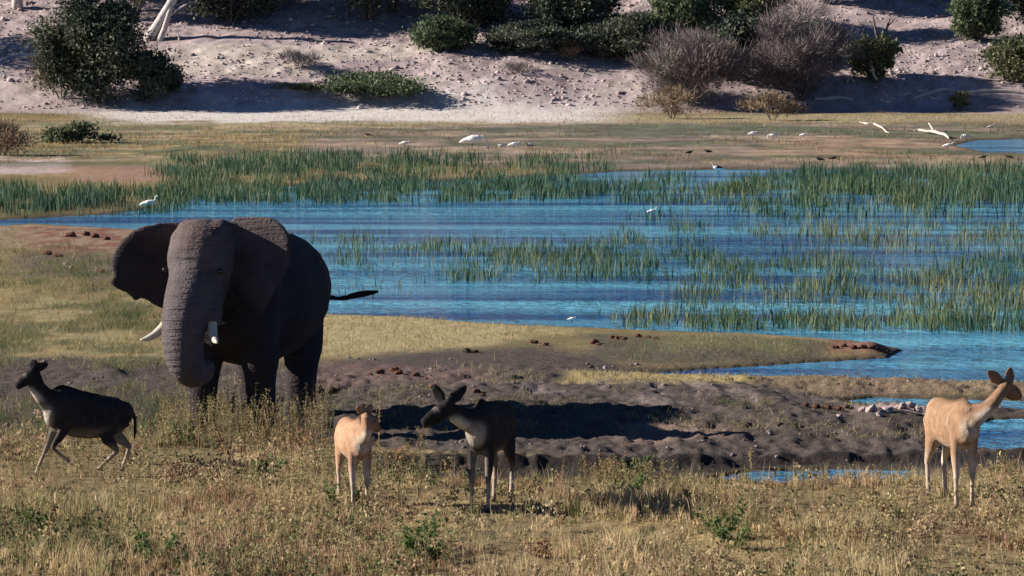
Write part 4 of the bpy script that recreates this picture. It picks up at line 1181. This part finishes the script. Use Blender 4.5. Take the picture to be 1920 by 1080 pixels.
bare('forked_tree', 'bare forked grey tree rising out of the green shrub on the right', M_BARK,
     [[(1648, 152, .2), (1646, 120, .18), (1648, 78, .15)], [(1648, 80, .14), (1641, 58, .11), (1636, 32, .06)], [(1648, 78, .14), (1660, 60, .1), (1668, 36, .06)],
      [(1664, 52, .06), (1680, 34, .03)], [(1642, 60, .06), (1630, 46, .03)]], 'dead tree')
bare('leaning_branch', 'white leaning branch at the foot of the forked tree', M_DRIFT, [[(1641, 152, .12, -1.2), (1634, 138, .12, -1.2), (1630, 115, .08, -1.1)]], 'branch')
bare('dead_snag', 'short white dead snag before the deep shade at top centre', M_DRIFT, [[(1020, 94, .12), (1016, 82, .1), (1013, 64, .06)], [(1019, 92, .08), (1030, 95, .07), (1042, 98, .05)]], 'branch')
bare('twig', 'thin white crooked twig above the mound shaped green bush', M_DRIFT, [[(734, 115, .06), (733, 104, .05), (731, 98, .03)], [(734, 114, .06), (752, 116, .05), (775, 117, .04), (800, 122, .03)]], 'branch')

def log(label, pts, mat=M_DRIFT, name='driftwood', group=None, extra=()):
    """lies on the ground along pixels: (px, py, radius)"""
    W = [at(p[0], p[1]) for p in pts]
    root = empty(name, W[0]); tag(root, label, 'log', group)
    V, F, T, P, R = loft([np.array(w - W[0]) + np.array((0, 0, p[2] * .7 + (p[3] if len(p) > 3 else 0))) for w, p in zip(W, pts)], [p[2] for p in pts], n=8, ref=(0, 0, 1))
    V = V + rng.normal(0, .008, V.shape)
    link('trunk', np_mesh('trunk', V, [F, T], None, True), mat, root)
    for ex in extra:
        Q = [np.array(at(p[0], p[1]) - W[0]) + np.array((0, 0, p[3])) for p in ex]
        V, F, T, P, R = loft(Q, [p[2] for p in ex], n=6, ref=(0, 0, 1))
        link('branch', np_mesh('branch', V, [F, T], None, True), mat, root)
DG = 'bleached driftwood on the far flat'
log('long white crooked branch lying on the far flat at right', [(1612, 229, .03), (1624, 233, .07), (1638, 233, .06), (1646, 237, .075), (1655, 241, .05), (1662, 248, .055), (1668, 249, .025)], group=DG)
log('white driftwood log on the dark mud bar by the right pool', [(1714, 249, .04, .1), (1724, 249, .08, .12), (1737, 251, .065, .12), (1750, 252, .10, .12), (1762, 255, .085, .1), (1772, 258, .10, .1), (1780, 261, .05)], group=DG, extra=[[(1750, 250, .06, .2), (1742, 246, .05, .5), (1738, 246, .03, .65)]])
log('pale log lying below the right grey thicket', [(1528, 188, .12), (1550, 188, .16), (1575, 187, .15), (1600, 189, .07)], group=DG)
log('long pale log at the foot of the slope near the right edge', [(1712, 186, .08), (1740, 180, .18), (1768, 172, .16), (1790, 172, .08)], group=DG, extra=[[(1740, 182, .1, .1), (1750, 186, .09, .05), (1765, 184, .06, .0)]])
log('white broken branch beside the foot of the right grey thicket', [(1588, 156, .1), (1594, 152, .14, .2), (1600, 158, .1)], group=DG)
log('long pale log at the right edge below the olive bush', [(1815, 177, .1), (1850, 175, .16), (1890, 175, .14), (1915, 176, .06)], group=DG)
log('bleached log under the shaded dark bush at top centre', [(1060, 97, .1), (1085, 95, .15), (1110, 96, .14), (1124, 101, .08)], group=DG)
log('grey log between the two grey thickets', [(1360, 152, .12), (1378, 147, .18, .1), (1398, 152, .16), (1408, 158, .1)], group=DG)

# ------------------------------------------------------------------ birds
WHITE = (.82, .80, .76)
def bird(name, label, px, py, s, face, col, group, pose='stand', wing=None, cat='bird', legs=.35, head_up=.42):
    """s: body length in metres; face -1 left, +1 right"""
    pos = at(px, py)
    root = empty(name, pos); tag(root, label, cat, group)
    f = face
    lz = legs * s
    B = Body()
    B.tube('body', [(-f * .62 * s, 0, lz + .10 * s), (-f * .35 * s, 0, lz + .20 * s), (0, 0, lz + .26 * s), (f * .28 * s, 0, lz + .30 * s), (f * .42 * s, 0, lz + .36 * s)],
           [(.02 * s, .03 * s), (.10 * s, .12 * s), (.17 * s, .20 * s), (.14 * s, .17 * s), (.05 * s, .07 * s)], ref=(0, 1, 0), n=10)
    if pose == 'stand':
        hx, hz = f * .62 * s, lz + (.30 + head_up) * s
        nk = [(f * .32 * s, 0, lz + .34 * s), (f * .50 * s, 0, lz + (.34 + head_up * .4) * s), (f * .48 * s, 0, lz + (.34 + head_up * .75) * s), (hx, 0, hz)]
        bk = [(hx + f * .03 * s, 0, hz), (hx + f * .22 * s, 0, hz - .03 * s)]
    elif pose == 'feed':
        hx, hz = f * .72 * s, lz * .35 + .08 * s
        nk = [(f * .30 * s, 0, lz + .34 * s), (f * .52 * s, 0, lz + .38 * s), (f * .66 * s, 0, lz + .20 * s), (hx, 0, hz)]
        bk = [(hx, 0, hz), (hx + f * .03 * s, 0, -.04 * s)]
    else:
        hx, hz = f * .52 * s, lz + .46 * s
        nk = [(f * .32 * s, 0, lz + .34 * s), (f * .44 * s, 0, lz + .42 * s), (hx, 0, hz)]
        bk = [(hx, 0, hz), (hx + f * .2 * s, 0, hz - .02 * s)]
    B.tube('neck', nk, [.07 * s] + [.045 * s] * (len(nk) - 2) + [.045 * s], ref=(0, 1, 0), n=8)
    B.ball('head', (hx, 0, hz), (.075 * s, .055 * s, .06 * s))
    me, co, part, par = B.union('body', .018 * max(s, .45), 2)
    c = np.repeat(np.array(col)[None], len(co), 0)
    if wing is not None:
        w = (part == 'body') & (co[:, 2] > lz + .2 * s) & (co[:, 0] * f < .12 * s)
        c[w] = wing
    set_cols(me, c)
    link('body', me, M_BIRD, root)
    V, F, T, P, R = loft(bk, [.025 * s, .006 * s], n=6, ref=(0, 1, 0), sub=1)
    link('beak', np_mesh('beak', V, [F, T]), M_BEAK, root)
    if legs > .05:
        for q in (-1, 1):
            V, F, T, P, R = loft([(q * .03 * s, q * .06 * s, -.06), (q * .02 * s - f * .02 * s, q * .06 * s, lz * .5), (0, q * .06 * s, lz + .14 * s)], [.012, .011, .016], n=5, sub=1)
            link('leg', np_mesh('leg', V, [F, T]), M_BIRDLEG, root)
BG = 'birds on the river'
bird('egret', 'white egret with raised neck at the water edge above the elephant', 278, 397, .52, 1, WHITE, BG)
bird('stork', 'large white stork with dark wing tips feeding head down on the far flat', 886, 282, 1.15, 1, WHITE, BG, 'feed', legs=.25)
bird('egret', 'small white bird far left of the large feeding stork', 758, 274, .5, 1, WHITE, BG, 'rest', legs=.1)
bird('egret', 'white bird just right of the large feeding stork', 963, 277, .55, 1, WHITE, BG, 'rest', legs=.1)
bird('egret', 'faint white bird between the large stork and the next white bird', 940, 278, .4, -1, (.6, .6, .58), BG, 'rest', legs=.1)
bird('duck', 'dark bird with white flank right of the white birds on the flat', 993, 277, .45, -1, (.10, .09, .08), BG, 'rest', legs=.1, wing=(.6, .6, .58))
bird('goose', 'black and white goose with upright neck among the reeds', 1346, 323, .5, -1, (.75, .72, .68), BG, 'stand', wing=(.03, .03, .035), legs=.15)
bird('egret', 'white bird above two others on the brown flat right of centre', 1411, 256, .5, 1, WHITE, BG, 'rest', legs=.15)
bird('egret', 'white bird on the brown flat, middle of the small white trio', 1450, 262, .5, -1, WHITE, BG, 'feed', legs=.25)
bird('egret', 'rightmost of the small white trio on the brown flat', 1506, 257, .4, 1, WHITE, BG, 'rest', legs=.1)
bird('egret', 'white egret standing just below the white driftwood log', 1777, 281, .5, 1, WHITE, BG, 'stand', legs=.25, head_up=.25)
bird('egret', 'small white bird at the pool right of the white driftwood log', 1811, 261, .42, -1, WHITE, BG, 'feed', legs=.25)
bird('wader', 'slim pale long legged wader in the right pool', 1857, 252, .42, 1, (.5, .42, .36), BG, 'stand', legs=.9)
bird('egret', 'small white bird standing in the open blue water', 1222, 408, .3, 1, WHITE, BG, 'stand', legs=.5)
bird('egret', 'tiny white bird on the near shore of the river', 1072, 606, .17, 1, WHITE, BG, 'rest', legs=.3)
for (x, y, lb) in [(1292, 291, 'dark bird on the mud, left of a close pair'), (1328, 289, 'dark bird on the mud, right of a close pair'), (1843, 300, 'dark bird on the tawny mud, left of the pair at right'),
                   (1893, 300, 'dark bird on the tawny mud by the right edge'), (690, 257, 'dark bird on the brown flat far left of the stork'), (1537, 304, 'dark bird at the reed edge below the white trio'),
                   (1562, 302, 'dark bird at the reed edge, right of its twin')]:
    bird('duck', lb, x, y, .38, random.choice([-1, 1]), (.035, .032, .03), BG, 'rest', legs=.15)

# ------------------------------------------------------------------ labels that single out look-alikes
MARKS = [('the trotting dark kudu', 140, 820), ('the small tan kudu', 655, 860), ('the left facing dark kudu', 910, 860), ('the sunlit tan kudu', 1800, 850),
         ('the elephant trunk', 395, 690), ('the elephant hind foot', 555, 775), ('the narrow front puddle', 1560, 892), ('the bottom left corner', 0, 1080),
         ('the bottom right corner', 1920, 1080), ('the middle of the bottom edge', 960, 1080), ('the tip of the mud spit', 1680, 655), ('the red earth patch', 130, 450),
         ('the elephant tail tip', 735, 572), ('the tiny white shore bird', 1072, 606), ('the low dark cut bank', 1170, 870)]
ORD = ['nearest to', 'second nearest to', 'third nearest to', 'fourth nearest to', 'fifth nearest to', 'sixth nearest to', 'seventh nearest to', 'eighth nearest to', 'ninth nearest to', 'tenth nearest to', 'eleventh nearest to', 'twelfth nearest to']
def single_out(stem, pts):
    near = []
    for (x, y) in pts:
        d = [math.hypot(x - m[1], (y - m[2]) * 1.5) for m in MARKS]; k = int(np.argmin(d)); near.append((k, d[k]))
    out = []
    for i, (k, d) in enumerate(near):
        rank = sum(1 for (k2, d2) in near if k2 == k and d2 < d)
        out.append('%s %s %s' % (stem, ORD[rank], MARKS[k][0]))
    return out

# ------------------------------------------------------------------ clods of dung, rocks
def clod_mesh(seed, col, flat=.6, rough=.5):
    rg = np.random.default_rng(seed)
    V, F = IV.copy(), IF.copy()
    for _ in range(2):
        cache = {}; nf = []; V = list(V)
        def mid(a, b):
            k = (min(a, b), max(a, b))
            if k not in cache:
                p = (V[a] + V[b]) / 2; V.append(p / np.linalg.norm(p)); cache[k] = len(V) - 1
            return cache[k]
        for a, b, c in F:
            ab, bc, ca = mid(a, b), mid(b, c), mid(c, a)
            nf += [(a, ab, ca), (b, bc, ab), (c, ca, bc), (ab, bc, ca)]
        F = np.array(nf); V = np.array(V)
    o = rg.uniform(0, 50, 3)
    d = fbm(V[:, 0] * 2.3 + o[0] + V[:, 2], V[:, 1] * 2.3 + V[:, 2] * 1.9 + o[1], seed, 4, .6)
    V = V * (1 + rough * 3 * (d - .5))[:, None] * np.array([1, .85, flat])
    c = np.repeat(np.array(col)[None], len(V), 0) * (.6 + .8 * d)[:, None]
    return np_mesh('clod', V, F, c, True)
RED = [clod_mesh(900 + i, (.14, .07, .05)) for i in range(5)]
DUN = [clod_mesh(920 + i, (.10, .075, .055)) for i in range(5)]
PALE = [clod_mesh(940 + i, (.33, .26, .25), .7, .55) for i in range(5)]
for me in RED + DUN: me.materials.append(M_CLOD)
for me in PALE: me.materials.append(M_STONE)
def clod(kind, px, py, wpx, label, group, i=[0]):
    i[0] += 1
    p = at(px, py); r = wpx / ppm(p) / 2
    me = {'red': RED, 'dun': DUN, 'pale': PALE}[kind][i[0] % 5]
    nm = 'rock' if kind == 'pale' else 'dung_clod'
    o = bpy.data.objects.new(nm, me); COL.objects.link(o)
    o.location = (p.x, p.y, p.z + r * .3); o.scale = (r, r, r); o.rotation_euler = (0, 0, random.uniform(0, 6.28))
    tag(o, label, 'rock' if kind == 'pale' else 'clod', group)
CL = [
    ('red', 'red clods behind the small tan kudu', 'reddish dung clod in the short row behind the small tan kudu', [(712, 700, 18), (738, 697, 20), (748, 702, 18), (780, 706, 16), (694, 704, 10), (800, 711, 8)]),
    ('dun', 'clods on the yellow grass', 'dark dung clod of the pair on the yellow grass strip', [(874, 661, 18), (891, 661, 13)]),
    ('red', 'clods at the right tip of the yellow grass', 'brown dung clod at the right tip of the yellow grass', [(1001, 645, 16), (1024, 648, 13), (1114, 645, 18), (1122, 648, 10)]),
    ('red', 'red clods on the shore ridge', 'brick red clod of the cluster on the shore ridge at centre right', [(1147, 635, 13), (1160, 636, 15), (1172, 637, 12), (1196, 633, 14), (1216, 634, 10), (1230, 637, 12)]),
    ('red', 'red clods at the spit tip', 'red brown clod crowded on the tip of the mud spit', [(1566, 654, 14), (1583, 652, 13), (1600, 655, 15), (1618, 653, 14), (1635, 657, 15), (1650, 659, 13), (1662, 662, 12)]),
    ('dun', 'clods right of the elephant feet', 'dark clod on the mud just right of the elephant hind foot', [(598, 738, 22), (622, 738, 24), (632, 733, 14)]),
    ('red', 'clods above the dark kudu', 'dark reddish clod just above the ears of the left facing dark kudu', [(812, 728, 15), (893, 736, 15), (905, 742, 11)]),
    ('red', 'red clods on the left bank', 'red clod on the red earth patch of the left bank', [(132, 444, 20), (160, 442, 18), (178, 446, 16), (200, 450, 14), (88, 478, 18), (110, 482, 16), (190, 512, 14)]),
    ('red', 'red clods by the right slivers of water', 'red brown clod on the ridge before the narrow water sliver', [(1530, 765, 16), (1550, 768, 18), (1572, 770, 18), (1588, 768, 14), (1512, 762, 12)]),
    ('dun', 'clods on the grey mud', 'dark clod lying on the wide grey mud flat', [(1252, 768, 16), (1320, 826, 14), (1180, 770, 12), (1400, 800, 18), (1462, 798, 14), (1108, 690, 10)])]
for kd, stem in (('red', 'reddish clod'), ('dun', 'dark dung clod')):
    al = [(x, y, w, g) for (kind, g, lb, lst) in CL if kind == kd for (x, y, w) in lst]
    for (x, y, w, g), lb in zip(al, single_out(stem, [(q[0], q[1]) for q in al])): clod(kd, x, y, w, lb, g)
pr = [(1618, 772, 14), (1634, 774, 22), (1664, 775, 24), (1690, 768, 20), (1706, 764, 22), (1722, 772, 18), (1648, 783, 14), (1574, 782, 12)]
for (x, y, w), lb in zip(pr, single_out('pale pink rock', [(q[0], q[1]) for q in pr])): clod('pale', x, y, w, lb, 'pale rocks on the mud mound')
clod('pale', 122, 497, 7, 'small white stone on the left bank, left one of two', 'white stones of the left bank')
clod('pale', 134, 502, 7, 'small white stone on the left bank, right one of two', 'white stones of the left bank')
clod('pale', 1135, 692, 10, 'single pale stone at the left root of the spit', None)

# ------------------------------------------------------------------ weeds of the foreground
def weed(name, label, px, py, hpx, style, seed, group):
    rg = np.random.default_rng(seed)
    p = at(px, py); k = ppm(p); H = hpx / k
    root = empty(name, p); tag(root, label, 'weed', group)
    B = Body(); leaves = []; cols = []
    ns = {'stalk': 2, 'green': 6, 'brown': 6, 'tall': 1}[style]
    for q in range(ns):
        a = rg.uniform(0, 6.28); sp = {'stalk': .12, 'green': .9, 'brown': .7, 'tall': .04}[style]
        ln = H * rg.uniform(.6, 1)
        top = np.array((math.cos(a) * sp * ln, math.sin(a) * sp * ln, ln))
        b0 = np.array((math.cos(a) * .02, math.sin(a) * .02, -.03))
        V, F, T, P, R = loft([b0, (b0 + top) * .5 + rg.normal(0, .015, 3), top], [.007, .006, .003], n=4, sub=2)
        B.raw(V, F, T)
        m = {'stalk': 26, 'green': 32, 'brown': 28, 'tall': 60}[style]
        u = rg.uniform(.25 if style != 'stalk' else .5, 1, m)
        pts = b0 + (top - b0) * u[:, None] + rg.normal(0, .025 if style != 'stalk' else .014, (m, 3))
        d = rg.normal(size=(m, 3)) + np.array((0, 0, .4)); d /= np.linalg.norm(d, axis=1)[:, None]
        e = np.cross(d, rg.normal(size=(m, 3))); e /= np.linalg.norm(e, axis=1)[:, None]
        L = rg.uniform(.02, .055, m) * (1.4 if style == 'green' else 1); w = L * rg.uniform(.3, .5, m)
        leaves.append(np.stack([pts, pts + d * L[:, None] * .5 + e * w[:, None], pts + d * L[:, None], pts + d * L[:, None] * .5 - e * w[:, None]], 1).reshape(-1, 3))
        pal = {'stalk': [(.34, .26, .13), (.22, .16, .08)], 'green': [(.05, .10, .03), (.11, .16, .05)], 'brown': [(.22, .11, .07), (.3, .2, .1)], 'tall': [(.25, .17, .09), (.12, .12, .05)]}[style]
        cols.append(np.repeat(palette(pal, rg.random(m)) * rg.uniform(.7, 1.3, m)[:, None], 4, 0))
    me = B.mesh('stem'); link('stem', me, M_STEM, root)
    Vv = np.concatenate(leaves)
    link('leaves', np_mesh('leaves', Vv, np.arange(len(Vv)).reshape(-1, 4), np.concatenate(cols)), M_GRASS, root)
M_STEM = mat_plain('stem_mat', (.24, .19, .09), .9, .1, 30, .3)
weed('tall_weed', 'tall brown weed stalk standing between small tan kudu and dark kudu', 708, 850, 150, 'tall', 501, None)
rs = random.Random(5)
for st, nm, lb, g, lst in [
    ('green', 'leafy_weed', 'bushy green leafy weed', 'green weeds of the foreground',
     [(770, 1040, 70), (800, 1062, 60), (1190, 900, 46), (1175, 935, 40), (1350, 1010, 60), (1375, 1030, 50), (290, 1055, 60), (640, 960, 60), (500, 905, 55), (60, 1000, 60), (345, 838, 46)]),
    ('brown', 'seeding_weed', 'reddish brown seeding weed', 'brown weeds of the foreground',
     [(480, 830, 56), (520, 842, 60), (556, 850, 50), (440, 860, 55), (602, 870, 60), (1125, 900, 48), (1150, 905, 40), (330, 900, 50), (1480, 1025, 50), (1590, 1035, 55), (740, 880, 50), (1010, 1045, 40), (245, 870, 45)]),
    ('stalk', 'grass_stalk', 'pale upright seed stalk', 'seed stalks of the meadow',
     [(1484, 1000, 70), (1640, 960, 60), (1660, 990, 70), (97, 1050, 90), (100, 1010, 70), (1563, 1045, 60), (1700, 1010, 50), (610, 905, 60), (300, 830, 60), (418, 800, 70), (437, 810, 75), (455, 812, 60), (500, 800, 60), (525, 808, 70), (548, 812, 80), (470, 822, 60), (350, 826, 60), (575, 820, 70), (1410, 880, 50), (1280, 930, 40), (840, 905, 50), (1050, 1000, 50), (230, 1000, 60), (1290, 960, 60), (1870, 1010, 60), (1385, 1000, 60), (1752, 1045, 60), (395, 815, 70), (1830, 1060, 60)])]:
    for (x, y, h), lbl in zip(lst, single_out(lb, [(q[0], q[1]) for q in lst])):
        weed(nm, lbl, x, y, h, st, rs.randint(1, 99999), g)
